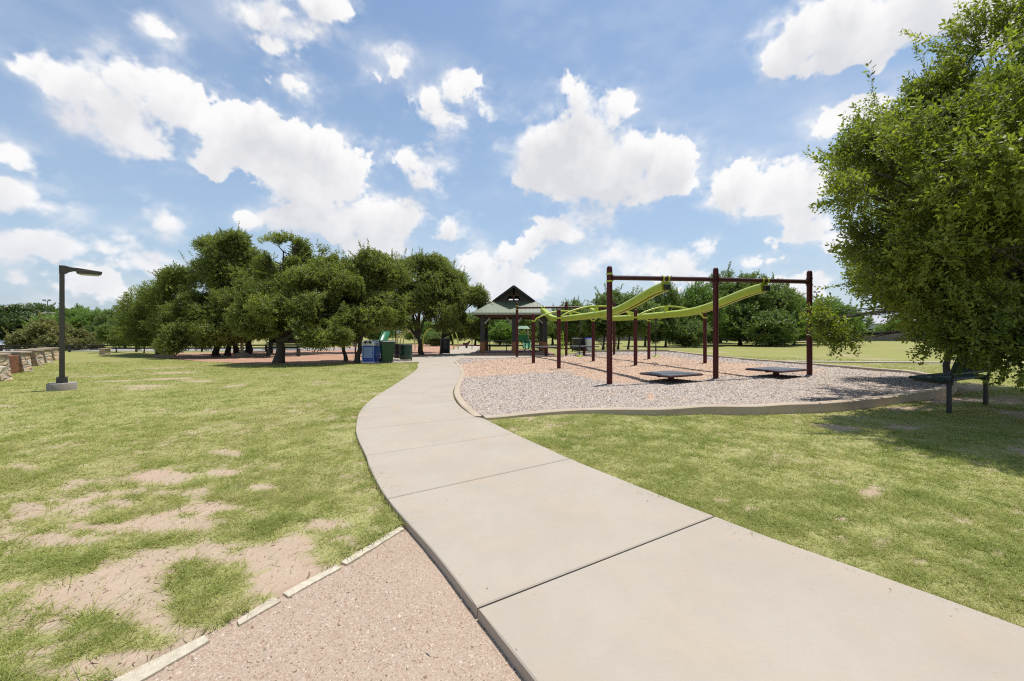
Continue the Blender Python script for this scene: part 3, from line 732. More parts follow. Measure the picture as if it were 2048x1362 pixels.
ok = (sm > .35) & ((~inpoly(X, Y, GRAN)) | (rng.random(n) < .12)) & (~inpoly(X, Y, PATHPOLY)) & (~inpoly(X, Y, MUL)); X, Y = X[ok], Y[ok]; n = X.size
X2 = rng.uniform(-1.2, .5, 260); Y2 = rng.uniform(1.3, 3., 260); k2_ = inpoly(X2, Y2, GRAN); 
xq = rng.uniform(-1.5, 4.5, 2200); yq = rng.uniform(1.3, 9, 2200); dq = dseg(xq, yq, PATHPOLY); kq = inpoly(xq, yq, PATHPOLY) & (rng.random(2200) < np.exp(-dq / .07) * .9 + .03)
nq = int(kq.sum()); X = np.concatenate([X, xq[kq]]); Y = np.concatenate([Y, yq[kq]]); n = X.size      # a few clippings blown on to the walk
ln = .006 + rng.gamma(1.5, .011, n); ZL = gz(X, Y) + .003; ZL[n - nq:] = .0015; ln[n - nq:] *= .6
o = pieces('leaf_litter', X, Y, ZL, ln, .003 + rng.random(n) * .006, .003 + rng.random(n) * .003, rng.random(n), M['litter'], .15); tag(o, kind='stuff')

# ------------------------------------------------------------------ trees
def unit(v): return v / (np.linalg.norm(v, axis=-1, keepdims=True) + 1e-9)
def sprig_templates(nl, L, ll, lw, rs, nt=6):
    T = []
    for t in range(nt):
        r = np.random.default_rng(rs + t); out = []
        for k in range(nl):
            s = (k + .6) / nl * L; ph = k * 2.4 + r.uniform(-.5, .5)
            rad = np.array([0, math.cos(ph), math.sin(ph)]); ax = np.array([1., 0, 0])
            d = unit(ax * r.uniform(.35, .9) + rad * r.uniform(.6, 1.) + r.normal(0, .2, 3))
            wv = unit(np.cross(d, ax + r.normal(0, .5, 3))); nn = np.cross(d, wv)
            b = ax * s + r.normal(0, L * .04, 3); l_ = ll * r.uniform(.7, 1.25); w_ = lw * r.uniform(.8, 1.2)
            out.append([b, b + d * l_ * .5 + wv * w_ * .5 + nn * w_ * .12, b + d * l_, b + d * l_ * .5 - wv * w_ * .5 + nn * w_ * .12])
        T.append(out)
    return np.array(T)
def crown(name, lobes, nsp, tmpl, mt, parent, origin, seed, thr=.36, nscale=1.1, up=.45, bias=2.4, tonebase=.45, spike=0, twigs=None, droop=0.):
    r = np.random.default_rng(seed); lb = np.array(lobes, float); org = np.array(origin)
    area = (lb[:, 3] * lb[:, 4] + lb[:, 3] * lb[:, 5] + lb[:, 4] * lb[:, 5]); pr = area / area.sum()
    pos = []; axs = []; lid = []; need = nsp; 
    while need > 0:
        m_ = int(need * 1.8) + 50; i = r.choice(len(lb), m_, p=pr)
        d = unit(r.normal(0, 1, (m_, 3))); rad = r.random(m_) ** (1 / bias)
        # knobbly outline
        bump_ = .80 + .42 * vn3(d * 2.3 + i[:, None] * 7.7, seed)
        q = lb[i, :3] + d * lb[i, 3:6] * (rad * bump_)[:, None]
        keep = vn3(q * nscale + seed * 3.3, seed + 5) > thr * (1.0 + .25 * rad)
        keep &= q[:, 2] > .35
        q, d, i = q[keep], d[keep], i[keep]
        ax = unit(d * 1. + np.array([0, 0, up]) + r.normal(0, .45, q.shape) - np.array([0, 0, 1.]) * droop * np.clip(-d[:, 2:3], 0, 1))
        pos.append(q[:need]); axs.append(ax[:need]); lid.append(i[:need]); need -= len(q)
    pos = np.concatenate(pos); axs = np.concatenate(axs); lid = np.concatenate(lid); n = len(pos)
    if spike:                      # long shoots standing out of the crown
        k = r.choice(n, spike, replace=False); lobc = lb[lid[k], :3]
        dd = unit(pos[k] - lobc); m8 = []
        for j in range(spike):
            dj = unit(dd[j] * .7 + np.array([0, 0, .8]) + r.normal(0, .2, 3)); tip0 = lobc[j] + dd[j] * lb[lid[k[j]], 3:6] * .95
            for s in np.linspace(0, r.uniform(.3, .9), 5): m8.append((tip0 + dj * s, dj, lid[k[j]]))
        pos = np.concatenate([pos, np.array([x[0] for x in m8])]); axs = np.concatenate([axs, np.array([x[1] for x in m8])]); lid = np.concatenate([lid, np.array([x[2] for x in m8])]); n = len(pos)
    T = tmpl[r.integers(0, len(tmpl), n)]                       # n, nl, 4, 3
    sc = r.uniform(.75, 1.25, n)
    rnd = r.normal(0, 1, (n, 3)); e2 = unit(np.cross(axs, rnd)); e3 = np.cross(axs, e2)
    Rm = np.stack([axs, e2, e3], 1)                             # rows
    V = np.einsum('nlkc,ncd->nlkd', T, Rm) * sc[:, None, None, None] + (pos - org)[:, None, None, :]
    nl = T.shape[1]; V = V.reshape(-1, 3)
    lt = r.normal(0, .07, len(lb)); tone = tonebase + lt[lid] + (vn3(pos * 1.6, seed + 9) - .5) * .5
    tone = np.repeat(tone, nl) + r.normal(0, .13, n * nl)
    o = npmesh(name, V, np.arange(len(V)).reshape(-1, 4), mt, parent, fattrs={'tone': np.clip(tone, 0, 1)})
    return o, pos, axs
def limbs(mb, base, fork, lobes, r0, seed, sub=6, n=8, org=(0, 0, 0)):
    rr = random.Random(seed); O = Vector(org); b = Vector(base) - O; f = Vector(fork) - O
    pts = [b + Vector((0, 0, -.15)), b]; rad = [r0 * 1.5, r0 * 1.25]
    for k in range(1, 5):
        q = b.lerp(f, k / 4) + Vector((rr.uniform(-1, 1), rr.uniform(-1, 1), 0)) * r0 * .35; pts.append(q); rad.append(r0 * (1.05 - .12 * k))
    mb.tube(pts, rad, 12)
    for l in lobes:
        c = Vector(l[:3]) - O; s = pts[-1] if rr.random() < .6 else pts[-2]
        mid = s.lerp(c, .5) + Vector((rr.uniform(-.3, .3), rr.uniform(-.3, .3), rr.uniform(-.1, .35)))
        P_ = []; R_ = []
        for k in range(7):
            t = k / 6; q = s * (1 - t) ** 2 + mid * 2 * t * (1 - t) + c * t * t + Vector((rr.uniform(-1, 1), rr.uniform(-1, 1), rr.uniform(-1, 1))) * .05 * (k > 0)
            P_.append(q); R_.append(r0 * ((.55 if len(lobes) < 20 else .30) * (1 - t) ** 1.3 + (.13 if len(lobes) < 20 else .045)))
        mb.tube(P_, R_, n)
        for j in range(sub):
            t0 = P_[rr.randint(3, 6)]; dv = Vector((rr.gauss(0, 1), rr.gauss(0, 1), rr.gauss(.2, .8))).normalized()
            e = c + Vector((dv.x * l[3], dv.y * l[4], dv.z * l[5])) * rr.uniform(.6, .95)
            m2 = t0.lerp(e, .5) + Vector((rr.uniform(-.15, .15), rr.uniform(-.15, .15), rr.uniform(-.05, .15)))
            mb.tube([t0, t0.lerp(m2, .6), m2, m2.lerp(e, .5), e], [r0 * q_ * (1 if len(lobes) < 20 else .5) for q_ in (.14, .11, .08, .055, .02)], 5, cap=False)
OAKT = sprig_templates(13, .27, .078, .046, 10)
def tree(name, label, cat, base, fork, lobes, nsp, r0, seed, tmpl=OAKT, leafm='oakleaf', group=None, extra_trunks=(), **kw):
    root = thing(name, label, cat, base, 0, group)
    mb = MB(); limbs(mb, base, fork, lobes, r0, seed, org=base)
    mb.build('trunk', M['bark'], root, smooth=True)
    o, _, _ = crown('crown', lobes, nsp, tmpl, M[leafm], root, base, seed, **kw)
    return root
LS = .93
def lobe(px, py, Y, rx, rz=None, ry=None):
    x, y, z = P(px, py, Y); rz = rz or rx * .8; rx *= LS; rz *= LS; return (x, y, z, rx, ry or rx * .9, rz)
GRP = 'live oaks of the shady grove'
def base_at(px, py): x, y = G(px, py); return (x, y, -.03)
OAKS = [
 # label, base px, fork(px,py,Y), trunk r, lobes, sprigs
 ('low spreading oak at the grove\'s far left, branches sweeping to the lawn', base_at(318,707), (318,680,27.), .17,
   [lobe(300,650,27,1.9,1.5), lobe(345,600,27,1.8,1.4), lobe(300,610,28,1.7,1.2), lobe(265,668,28,1.1,.9), lobe(360,565,27.5,1.3,1.0), lobe(352,660,26,1.6,1.2)], 5200),
 ('tallest oak of the left grove, a pointed airy top over drooping skirts', base_at(432,711), (430,680,25.6), .20,
   [lobe(462,515,26,1.75,1.5), lobe(430,560,26,1.9,1.5), lobe(500,545,26,1.5,1.3), lobe(395,610,25,1.9,1.4), lobe(455,620,25,2.0,1.4), lobe(352,552,26,.85,.5), lobe(378,672,24,1.3,.8), lobe(345,690,23.5,.8,.42), lobe(470,490,26,1.0,.8), lobe(420,500,26,.9,.8)], 8200),
 ('oak with leaning double trunk just right of the grove\'s tallest tree', base_at(455,711), (462,675,26.), .17,
   [lobe(500,600,25.5,1.8,1.4), lobe(520,640,25,1.6,1.1), lobe(430,665,24,1.2,.7), lobe(480,655,24.5,1.2,.8)], 4200),
 ('slanting oak trunk behind the second lamp base', base_at(474,706), (462,672,29.), .19,
   [lobe(520,580,29,1.9,1.6), lobe(560,600,29,1.8,1.4), lobe(470,630,29,1.6,1.3)], 3600),
 ('thick dark oak with paired stems near the lamp base under the trees', base_at(495,707), (498,670,28.5), .24,
   [lobe(530,540,28.5,1.5,1.3), lobe(570,560,28.5,1.6,1.5), lobe(600,620,28,1.9,1.4)], 3600),
 ('stout trunked oak standing on the lawn edge with ragged dark top', base_at(557,725.5), (560,668,19.9), .235,
   [lobe(565,505,20.5,1.0,.9), lobe(605,520,20.5,1.15,.95), lobe(640,515,21,.75,.7), lobe(560,560,20,1.25,.9), lobe(620,575,19.6,1.35,.9), lobe(570,622,19,1.4,.85), lobe(635,625,19,1.5,.9), lobe(515,640,19.5,1.2,.8), lobe(660,560,20,1.1,1.0), lobe(600,660,18.6,1.15,.55), lobe(650,672,18.8,1.1,.5), lobe(590,497,20.5,.8,.5), lobe(562,535,20.5,1.0,.7), lobe(620,545,20.8,1.1,.8), lobe(530,600,19.6,1.0,.8)], 9000),
 ('slim curved oak left of the blue recycling box', base_at(692,722), (684,680,20.8), .10,
   [lobe(680,565,21.5,1.3,1.2), lobe(700,610,21,1.3,1.1), lobe(665,640,20.5,1.1,.8), lobe(700,535,22,1.0,.8), lobe(690,668,20.6,.95,.45)], 5000),
 ('oak right beside the blue recycling box', base_at(714,724.5), (722,672,20.2), .13,
   [lobe(735,560,21,1.3,1.1), lobe(755,600,20.8,1.35,1.2), lobe(730,640,20.5,1.1,.7), lobe(745,535,21.6,1.0,.8), lobe(780,560,21.8,1.1,1.), lobe(775,632,21.5,1.0,.6)], 5600),
 ('oak behind the green barrel at the end of the bins', base_at(843,709), (836,665,27.2), .17,
   [lobe(800,560,27,1.6,1.4), lobe(850,555,27,1.7,1.5), lobe(820,610,26.5,1.8,1.4), lobe(865,610,26.5,1.7,1.4), lobe(790,620,27,1.4,1.2), lobe(858,535,27.4,1.3,.8)], 6200),
 ('rightmost oak of the grove, overhanging the black bin', base_at(884,706.5), (886,662,28.), .15,
   [lobe(895,575,28,1.6,1.4), lobe(925,600,27.5,1.5,1.3), lobe(900,630,27.5,1.5,1.1), lobe(950,600,28,.9,.7), lobe(880,545,28.4,1.2,1.0), lobe(940,650,28.5,1.0,.8)], 6000),
 ('dim oak in the back row of the grove behind the green bench', base_at(540,706), (542,680,29), .16,
   [lobe(640,560,30,1.8,1.5), lobe(690,570,31,1.9,1.5), lobe(740,560,31,1.8,1.4), lobe(620,610,31,1.8,1.2), lobe(790,545,31,1.6,1.3), lobe(530,640,32,1.6,1.1), lobe(800,590,31,1.8,1.4), lobe(835,560,31.5,1.6,1.4), lobe(720,600,31,1.8,1.3), lobe(870,590,31.5,1.5,1.3)], 6400),
]
for i, (lb, b, fk, r0, lobes, ns) in enumerate(OAKS):
    tree('oak_tree', lb, 'oak tree', b, P(*fk), lobes, int(ns * 2.0), r0, 100 + i, group=GRP, spike=int(ns * .004), thr=.41, nscale=1.35, tonebase=.55, droop=.8, up=.2)

# the big oak at the right edge of the picture
NEART = sprig_templates(14, .25, .074, .033, 40, 8)
base = (11.9, 8.6, 0.)
LS = .9
NL = [lobe(1990,110,7.2,.85,.95), lobe(1905,190,7.4,.85,.8), lobe(1843,190,7.6,.62,.75), lobe(1787,225,7.8,.55,.5), lobe(1970,240,7.,1.2,1.0), lobe(1878,290,7.3,1.0,.85), lobe(1802,310,7.3,.85,.65), lobe(1747,300,7.5,.6,.5),
  lobe(1732,385,6.9,.55,.48), lobe(1787,400,6.8,.75,.7), lobe(1868,400,7,1.05,.95), lobe(1960,370,6.6,1.1,1.), lobe(1808,490,6.9,.85,.7), lobe(1762,480,7.,.55,.45), lobe(1900,510,6.5,1.1,.9), lobe(2000,500,6,1.0,.9),
  lobe(1787,560,7.6,.6,.42), lobe(1848,590,7.2,.9,.6), lobe(1940,610,6.6,.95,.65), lobe(2030,620,6,.8,.6), lobe(1698,632,8.2,.42,.34), lobe(1660,640,8.4,.34,.30), lobe(1680,672,8.4,.28,.22), lobe(1888,650,7.1,.55,.34), lobe(1940,668,6.3,.45,.28), lobe(1985,692,6.2,.40,.22), lobe(1962,705,6.5,.26,.14), lobe(2010,670,5.9,.5,.30), lobe(2070,700,5.7,.5,.4), lobe(2024,716,6.2,.26,.14), lobe(1870,684,7.3,.28,.16),
  (10.7, 11.2, 3.3, 1.3, 1.3, 1.2), (12.2, 11.2, 4.5, 1.9, 1.8, 1.7), (9.6, 9.4, 5.6, 1.9, 1.8, 1.6), (12, 8.5, 6.8, 2.2, 2.2, 1.7), (12.6, 6.2, 4.6, 2.2, 1.8, 1.8), (14.4, 9, 4.4, 2.2, 2.2, 2.), (10, 6, 6.3, 1.8, 1.7, 1.3), (8.3, 5.9, 5.2, 1.3, 1.3, 1.1), (13, 11, 6, 2., 2., 1.5), (6.6, 5.4, 3.6, .9, .8, .6), (8.2, 4.9, 3.4, 1.0, .9, .8), (6.9, 6.2, 4.5, 1.1, 1., .8), (6.0, 6.5, 3.9, .7, .7, .5), (7.6, 5.2, 4.3, 1.1, 1., .9), (9.4, 4.6, 4.4, 1.3, 1.2, 1.1), (10.2, 8.1, 3.2, 1.5, 1.4, 1.)]  # some inner and out-of-view lobes added to deepen the shadow on the lawn
nt = thing('oak_tree', 'large leafy live oak filling the right edge, its crown over the bench', 'oak tree', base)
mb = MB(); limbs(mb, base, (11.5, 8.4, 2.3), NL, .26, 5, sub=5, n=8, org=base); 
_, pos, axs = crown('crown', NL, 30000, NEART, M['nearleaf'], nt, base, 77, thr=.435, nscale=1.6, up=.35, bias=2.7, tonebase=.46, spike=240, droop=.5)
mb.build('trunk', M['bark'], nt, smooth=True)
# fine twigs carrying the leaf sprays
k = pos - np.array(base); a0 = k - axs * .10; a1 = k + axs * .22
e2 = unit(np.cross(axs, np.array([.3, .2, 1.]))) * .0032; e3 = unit(np.cross(axs, e2)) * .0032
V = np.stack([a0 + e2, a0 - e2 * .5 + e3, a0 - e2 * .5 - e3, a1], 1); b_ = np.arange(len(k))[:, None] * 4
npmesh('twigs', V.reshape(-1, 3), np.concatenate([b_ + np.array([[0, 1, 3]]), b_ + np.array([[1, 2, 3]]), b_ + np.array([[2, 0, 3]])], 1).reshape(-1, 3), M['bark'], nt)
# the smaller tree whose trunk shows behind the bench
b2 = (11.15, 10.6, -.03)
tree('oak_tree', 'thin mossy trunked oak rising behind the mesh bench', 'oak tree', b2, (11.2, 10.6, 1.2), [(11.4, 10.8, 2.3, 1.3, 1.2, .9), (12.4, 11.6, 2.8, 1.3, 1.2, 1.), (10.7, 10.9, 2.9, .9, .9, .8), (12.9, 10.2, 1.9, .9, .9, .7)], 2600, .085, 311, tmpl=NEART, leafm='nearleaf', thr=.3)

# background trees: a few kinds, copied
def proto(kind, seed, leafm, lobes, nsp, fork, r0=.16, tm=None, **kw):
    root = bpy.data.objects.new('tree', None); C.objects.link(root)
    mb = MB(); limbs(mb, (0, 0, 0), fork, lobes, r0, seed, sub=4, n=6); mb.build('trunk', M['bark'], root, smooth=True)
    crown('crown', lobes, nsp, tm if tm is not None else BGT, M[leafm], root, (0, 0, 0), seed, **kw)
    return root
BGT = sprig_templates(12, .38, .13, .075, 60)
def rlobes(seed, n, W_, H_, zb, r):
    rr = random.Random(seed); out = []
    for i in range(n):
        a = i * 2.4 + rr.uniform(-.4, .4); t = (i + .5) / n; rad = W_ * math.sqrt(rr.uniform(.1, 1)) * math.sin(math.pi * (.18 + .72 * t))
        z = zb + (H_ - zb - r * .5) * t; s = r * rr.uniform(.75, 1.2); out.append((rad * math.cos(a), rad * math.sin(a), z, s, s, s * .75))
    return out
PR = {
 'oak_a': proto('oak', 501, 'bgleaf', rlobes(1, 11, 2.6, 6., 1.6, 1.35), 5200, (.1, 0, 1.5), thr=.38, nscale=1.2, spike=50),
 'oak_b': proto('oak', 502, 'bgleaf', rlobes(2, 12, 3.0, 6.4, 1.2, 1.45), 5600, (-.1, .1, 1.2), thr=.38, nscale=1.2, spike=50),
 'oak_c': proto('oak', 503, 'brightleaf', rlobes(3, 10, 2.6, 5.4, .9, 1.35), 4800, (.1, .1, 1.1), thr=.36, nscale=1.2, spike=40),
 'slim': proto('oak', 504, 'bgleaf', rlobes(4, 8, 1.7, 5.2, 2.0, 1.05), 3400, (.15, 0, 1.9), .09, thr=.38, nscale=1.3, spike=40),
 'bush': proto('shrub', 505, 'oliveleaf', rlobes(5, 10, 2.5, 2.9, .5, .95), 4200, (0, 0, .3), .08, thr=.30, nscale=1.5, spike=30),
 'green_bush': proto('shrub', 507, 'bgleaf', rlobes(8, 9, 2.2, 3.2, .5, 1.1), 3600, (0, 0, .3), .08, thr=.33, nscale=1.3, spike=30),
 'myrtle': proto('tree', 506, 'myrtle', rlobes(6, 11, 2.6, 5.2, 1.3, 1.25), 4800, (0, .1, 1.), .10, thr=.40, nscale=1.3, spike=30),
}
def bloom(root, seed):
    lobes = rlobes(6, 11, 2.6, 5.2, 1.3, 1.3)
    crown('blossom', [l for l in lobes if l[2] > 2.6], 520, sprig_templates(9, .22, .10, .08, 90), M['bloom'], root, (0, 0, 0), seed, thr=.5, nscale=1.0, bias=9., tonebase=.5)
bloom(PR['myrtle'], 8)
used = set()
def put(kind, px, by, Y, ht, label, group, cat='tree', name='tree', wsc=1., rz=None):
    X = (px - CX) * Y / F; h0 = {'oak_a': 6.4, 'oak_b': 6.8, 'oak_c': 5.8, 'slim': 5.6, 'bush': 3.1, 'green_bush': 3.6, 'myrtle': 5.6}[kind]
    o = PR[kind] if kind not in used else copy_tree(PR[kind]); used.add(kind)
    o.name = name; o.location = (X, Y, -.04); s = ht / h0; o.scale = (s * wsc, s * wsc, s); o.rotation_euler = (0, 0, rz if rz is not None else (px * .37) % 6.28)
    tag(o, label, cat, group); return o
def topz(py, Y): return H0 + (HY - py) * Y / F
GL = 'trees beyond the left lawn'; GRt = 'trees round the far field'; GB = 'distant backdrop trees'
put('myrtle', 20, 0, 46, topz(610, 46), 'white blossomed crape myrtle cut by the picture\'s left edge', GL, wsc=1.3)
put('myrtle', 78, 0, 48, topz(607, 48), 'white blossomed crape myrtle just left of the lamp post', GL, wsc=1.3)
put('bush', 105, 0, 34, topz(640, 34), 'rounded olive coloured shrub behind the stone wall and lamp post', GL, 'shrub', 'shrub', 1.05)
put('bush', 160, 0, 35, topz(660, 35), 'low olive shrub touching the right side of the rounded olive shrub', GL, 'shrub', 'shrub', .95)
put('oak_c', 150, 0, 45, topz(612, 45), 'bright green tree just right of the lamp post', GL, wsc=1.3)
put('oak_c', 205, 0, 41, topz(622, 41), 'bright green tree over the brown stone pier', GL, wsc=1.3)
put('oak_b', 250, 0, 40, topz(606, 40), 'darker tree between the bright trees and the oak grove', GL, wsc=1.0)
put('slim', 233, 0, 31, topz(640, 31), 'small thin trunked tree in front of the rail fence', GL)
put('slim', 288, 0, 30, topz(640, 30), 'small tree by the rail fence nearest the oak grove', GL)
put('oak_a', 1143, 0, 40, topz(596, 40), 'dark round headed tree between the pavilion and the lime track', GRt, wsc=.9)
put('slim', 1206, 0, 35, topz(592, 35), 'slim tree left of the tall left post of the near frame', GRt, wsc=1.3)
put('slim', 1236, 0, 35.5, topz(585, 35.5), 'slim tree directly behind the tall left post of the near frame', GRt, wsc=1.2)
put('slim', 1256, 0, 35, topz(590, 35), 'forked slim tree just right of the tall left post', GRt, wsc=1.3)
put('oak_b', 1331, 0, 44, topz(560, 44), 'dark dense tree rising behind the left track clamp', GRt, wsc=.75)
put('oak_a', 1290, 0, 46, topz(585, 46), 'tree between the forked slim tree and the dark dense tree', GRt, wsc=.9)
put('oak_c', 1396, 0, 48, topz(568, 48), 'lighter upright tree left of the middle post', GRt, wsc=.8)
put('oak_b', 1480, 0, 50, topz(534, 50), 'largest tree of the far field, dark trunks behind the right track', GRt, wsc=1.05, rz=1.0)
put('oak_a', 1545, 0, 51, topz(555, 51), 'tall tree overlapping the right side of the largest far tree', GRt, wsc=.95)
put('oak_c', 1588, 0, 50, topz(592, 50), 'light green tree left of the tall right post', GRt, wsc=1.05)
put('green_bush', 1530, 0, 46, topz(620, 46), 'low broad shrub at the foot of the tall overlapping far tree', GRt, 'shrub', 'shrub', 1.2)
put('green_bush', 1380, 0, 43, topz(640, 43), 'leafy shrub between two far trunks left of the middle post', GRt, 'shrub', 'shrub', 1.1)
put('oak_c', 1650, 0, 54, topz(598, 54), 'light green tree just right of the tall right post', GRt, wsc=1.2)
put('oak_a', 1700, 0, 84, topz(622, 84), 'tree above the wooden fence, left of the pale house', GB, wsc=1.1)
put('oak_c', 1792, 0, 90, topz(638, 90), 'low bright tree over the wooden fence right of the pale house', GB, wsc=1.3)
# backdrop behind the grove and pavilion
for i, (px, Y, ty, kd, lb) in enumerate([
    (845, 58, 640, 'oak_c', 'sunlit tree seen between the grove trunks above the green barrel'),
    (905, 52, 628, 'oak_b', 'tree behind the lime arches'),
    (950, 50, 622, 'oak_a', 'tree just left of the pavilion\'s left column'),
    (1000, 48, 630, 'oak_c', 'sunlit tree seen through the middle of the pavilion'),
    (1052, 50, 622, 'oak_b', 'tree seen through the pavilion\'s right bay'),
    (1105, 52, 612, 'oak_a', 'tree directly right of the pavilion roof edge'),
    (760, 60, 630, 'oak_a', 'tree beyond the green slide'),
    (650, 62, 640, 'oak_b', 'tree far behind the slim curved oak'),
    (420, 60, 640, 'oak_a', 'tree far behind the tallest grove oak'),
    (560, 60, 640, 'oak_b', 'tree far behind the stout trunked oak'),
    (330, 58, 632, 'oak_a', 'tree far behind the low spreading oak'),
    (1440, 62, 590, 'oak_a', 'tree filling the gap behind the middle post'),
    (1620, 66, 610, 'oak_b', 'hazy tree far behind the tall right post'),
    (1180, 56, 620, 'oak_b', 'tree behind the blue lidded bins'),
    (-60, 50, 600, 'oak_b', 'dark tree beyond the picture\'s left edge, its side showing'),
    (1860, 96, 640, 'oak_b', 'tree over the wooden fence behind the big oak'),
    (1980, 92, 630, 'oak_a', 'tree far behind the big oak\'s right side')]):
    put(kd, px, 0, Y, topz(ty, Y), lb, GB, wsc=1.35)
for px, Y, ty, kd, lb in [(870, 47, 676, 'green_bush', 'low hedge like shrub behind the lime climber'), (1010, 60, 668, 'green_bush', 'shrub low behind the picnic table'), (1420, 66, 660, 'green_bush', 'shrub in the shade behind the middle post'), (700, 64, 665, 'green_bush', 'shrub far back beyond the bins'), (480, 62, 665, 'green_bush', 'shrub far back beneath the tallest grove oak')]:
    put(kd, px, 0, Y, max(1.6, topz(ty, Y)), lb, GB, 'shrub', 'shrub', 1.6)

# a far-off wood closes the horizon all round
rr = random.Random(12); wl_ = []
for k in range(150):
    a_ = R(-100 + k * 200 / 149); d_ = rr.uniform(135, 160); r_ = rr.uniform(3.2, 5.0)
    wl_.append((d_ * math.sin(a_), d_ * math.cos(a_), rr.uniform(1.6, 3.4), r_, r_, r_ * .75))
fw_, _, _ = crown('far_wood', wl_, 15000, sprig_templates(10, 1.1, .55, .30, 200), M['bgleaf'], None, (0, 0, 0), 900, thr=.2, nscale=.3, bias=3., tonebase=.45)
tag(fw_, kind='stuff')

# ------------------------------------------------------------------ lamp post
lx, ly = G(124, 776); LZ = -.03; u1 = ly / F
lp = thing('lamp_post', 'dark bronze lamp post on a round concrete base left of the lawn', 'lamp post', (lx, ly, LZ), R(47))
MB().lathe((0, 0, 0), [(.272, -.1), (.272, .15), (.262, .165), (0.001, .165)], 40).build('concrete_base', M['oldconc'], lp, smooth=True)
MB().box((0, 0, .165 + .075), (.215, .215, .15), 0, taper=.92).build('post_cover', M['bronze'], lp, bevel=.01)
MB().box((0, 0, 1.6), (.104, .104, 2.74), 0, taper=.9).build('pole', M['bronze'], lp, bevel=.006)
MB().box((.0, -.056, .72), (.05, .008, .08)).build('access_plate', M['bronze'], lp, bevel=.003)
for sx_ in (-.085, .085):
    for sy_ in (-.085, .085): MB().lathe((sx_, sy_, .31), [(.012, 0), (.012, .012), (.001, .013)], 8).build('bolt', M['grey'], lp)
def spr(pts, hw, nm, mt, par, bv=.012):
    n_ = len(pts); V = [(x, -hw, z) for x, z in pts] + [(x, hw, z) for x, z in pts]
    return MB().raw(V, [tuple(range(n_)), tuple(range(2 * n_ - 1, n_ - 1, -1))] + [(i, (i + 1) % n_, n_ + (i + 1) % n_, n_ + i) for i in range(n_)]).build(nm, mt, par, bevel=bv)
spr([(-.053, 3.175), (.04, 3.18), (.17, 3.145), (.30, 3.14), (.70, 3.095), (.70, 3.065), (.30, 3.06), (.20, 3.05), (.12, 3.015), (.07, 2.97), (-.053, 2.97)], .05, 'arm', M['bronze'], lp, .008)
spr([(.235, 3.075), (.45, 3.10), (.725, 3.085), (.735, 3.06), (.715, 3.0), (.27, 2.995)], .135, 'lamp_head', M['bronze'], lp, .015)
MB().box((.49, 0, 2.985), (.36, .21, .03)).build('lens', M['lens'], lp, bevel=.006)
# second lamp, mostly hidden in the grove
bx, by = G(484, 713)
l2 = thing('lamp_post', 'lamp post whose concrete drum and tan pole stand under the tallest oaks', 'lamp post', (bx, by, -.03))
MB().lathe((0, 0, 0), [(.33, -.1), (.33, .25), (0.001, .25)], 28).build('concrete_base', M['oldconc'], l2, smooth=True)
MB().box((0, 0, .33), (.24, .24, .16)).build('post_cover', M['tan'], l2, bevel=.01)
MB().box((0, 0, 1.7), (.13, .13, 2.7)).build('pole', M['tan'], l2, bevel=.008)
MB().box((.5, 0, 3.02), (1.05, .12, .10)).build('arm', M['bronze'], l2, bevel=.02)
MB().box((.85, 0, 2.95), (.6, .3, .09)).build('lamp_head', M['bronze'], l2, bevel=.02)

# ------------------------------------------------------------------ stone wall at the left
wl = thing('stone_wall', 'tan rubble stone wall with stepped fins at the left edge', 'wall', (-15, 12.3, -.05))
FN = [((12, 761), 704), ((56, 744), 701), ((82, 731.5), 698), ((99, 725.5), 695.5), ((115, 720), 694)]
fin_w = [.62, .95, .66, .52, .5]
fpts = []
for i, ((px, py), ty) in enumerate(FN):
    x, y = G(px, py, -.03); hh = topz(ty, y); fpts.append((x, y, hh)); x -= -15; y -= 12.3
    wd = fin_w[i]; d = .30
    V = []
    # a buttress fin: flared foot, battered outer end
    prof = [(-wd - .25, 0), (.06, 0), (.0, hh * .25), (-.06, hh * .6), (-.10, hh * .93), (-wd - .25, hh * .93)]
    n_ = len(prof); V = [(x + a_, y - d / 2, z) for a_, z in prof] + [(x + a_, y + d / 2, z) for a_, z in prof]
    b_o = MB().raw(V, [tuple(range(n_)), tuple(range(2 * n_ - 1, n_ - 1, -1))] + [(q, (q + 1) % n_, n_ + (q + 1) % n_, n_ + q) for q in range(n_)]).build('buttress', M['stone'], wl, bevel=.02)
    MB().box((x - .1 - (wd + .2) / 2, y, hh * .93 + .035), (wd + .28, d + .07, .07)).build('cap', M['curbc'], b_o, bevel=.01)
# the long wall behind the fins
body = MB(); cop = MB()
for i in range(len(fpts) - 1):
    (x0, y0, h0_), (x1, y1, h1_) = fpts[i], fpts[i + 1]; dx = -.95
    a_ = Vector((x0 + dx + 15, y0 - 12.3, 0)); b_ = Vector((x1 + dx + 15, y1 - 12.3, 0)); n_ = Vector((-(b_ - a_).y, (b_ - a_).x, 0)).normalized() * .17
    hz_ = min(h0_, h1_) * .86
    body.raw([a_ - n_, a_ + n_, b_ + n_, b_ - n_, *(q + Vector((0, 0, hz_)) for q in (a_ - n_, a_ + n_, b_ + n_, b_ - n_))], [(0, 1, 2, 3), (4, 5, 6, 7), (0, 1, 5, 4), (1, 2, 6, 5), (2, 3, 7, 6), (3, 0, 4, 7)])
    n2 = n_ * 1.25
    cop.raw([*(q + Vector((0, 0, hz_ + .003)) for q in (a_ - n2, a_ + n2, b_ + n2, b_ - n2)), *(q + Vector((0, 0, hz_ + .063)) for q in (a_ - n2, a_ + n2, b_ + n2, b_ - n2))], [(0, 1, 2, 3), (4, 5, 6, 7), (0, 1, 5, 4), (1, 2, 6, 5), (2, 3, 7, 6), (3, 0, 4, 7)])
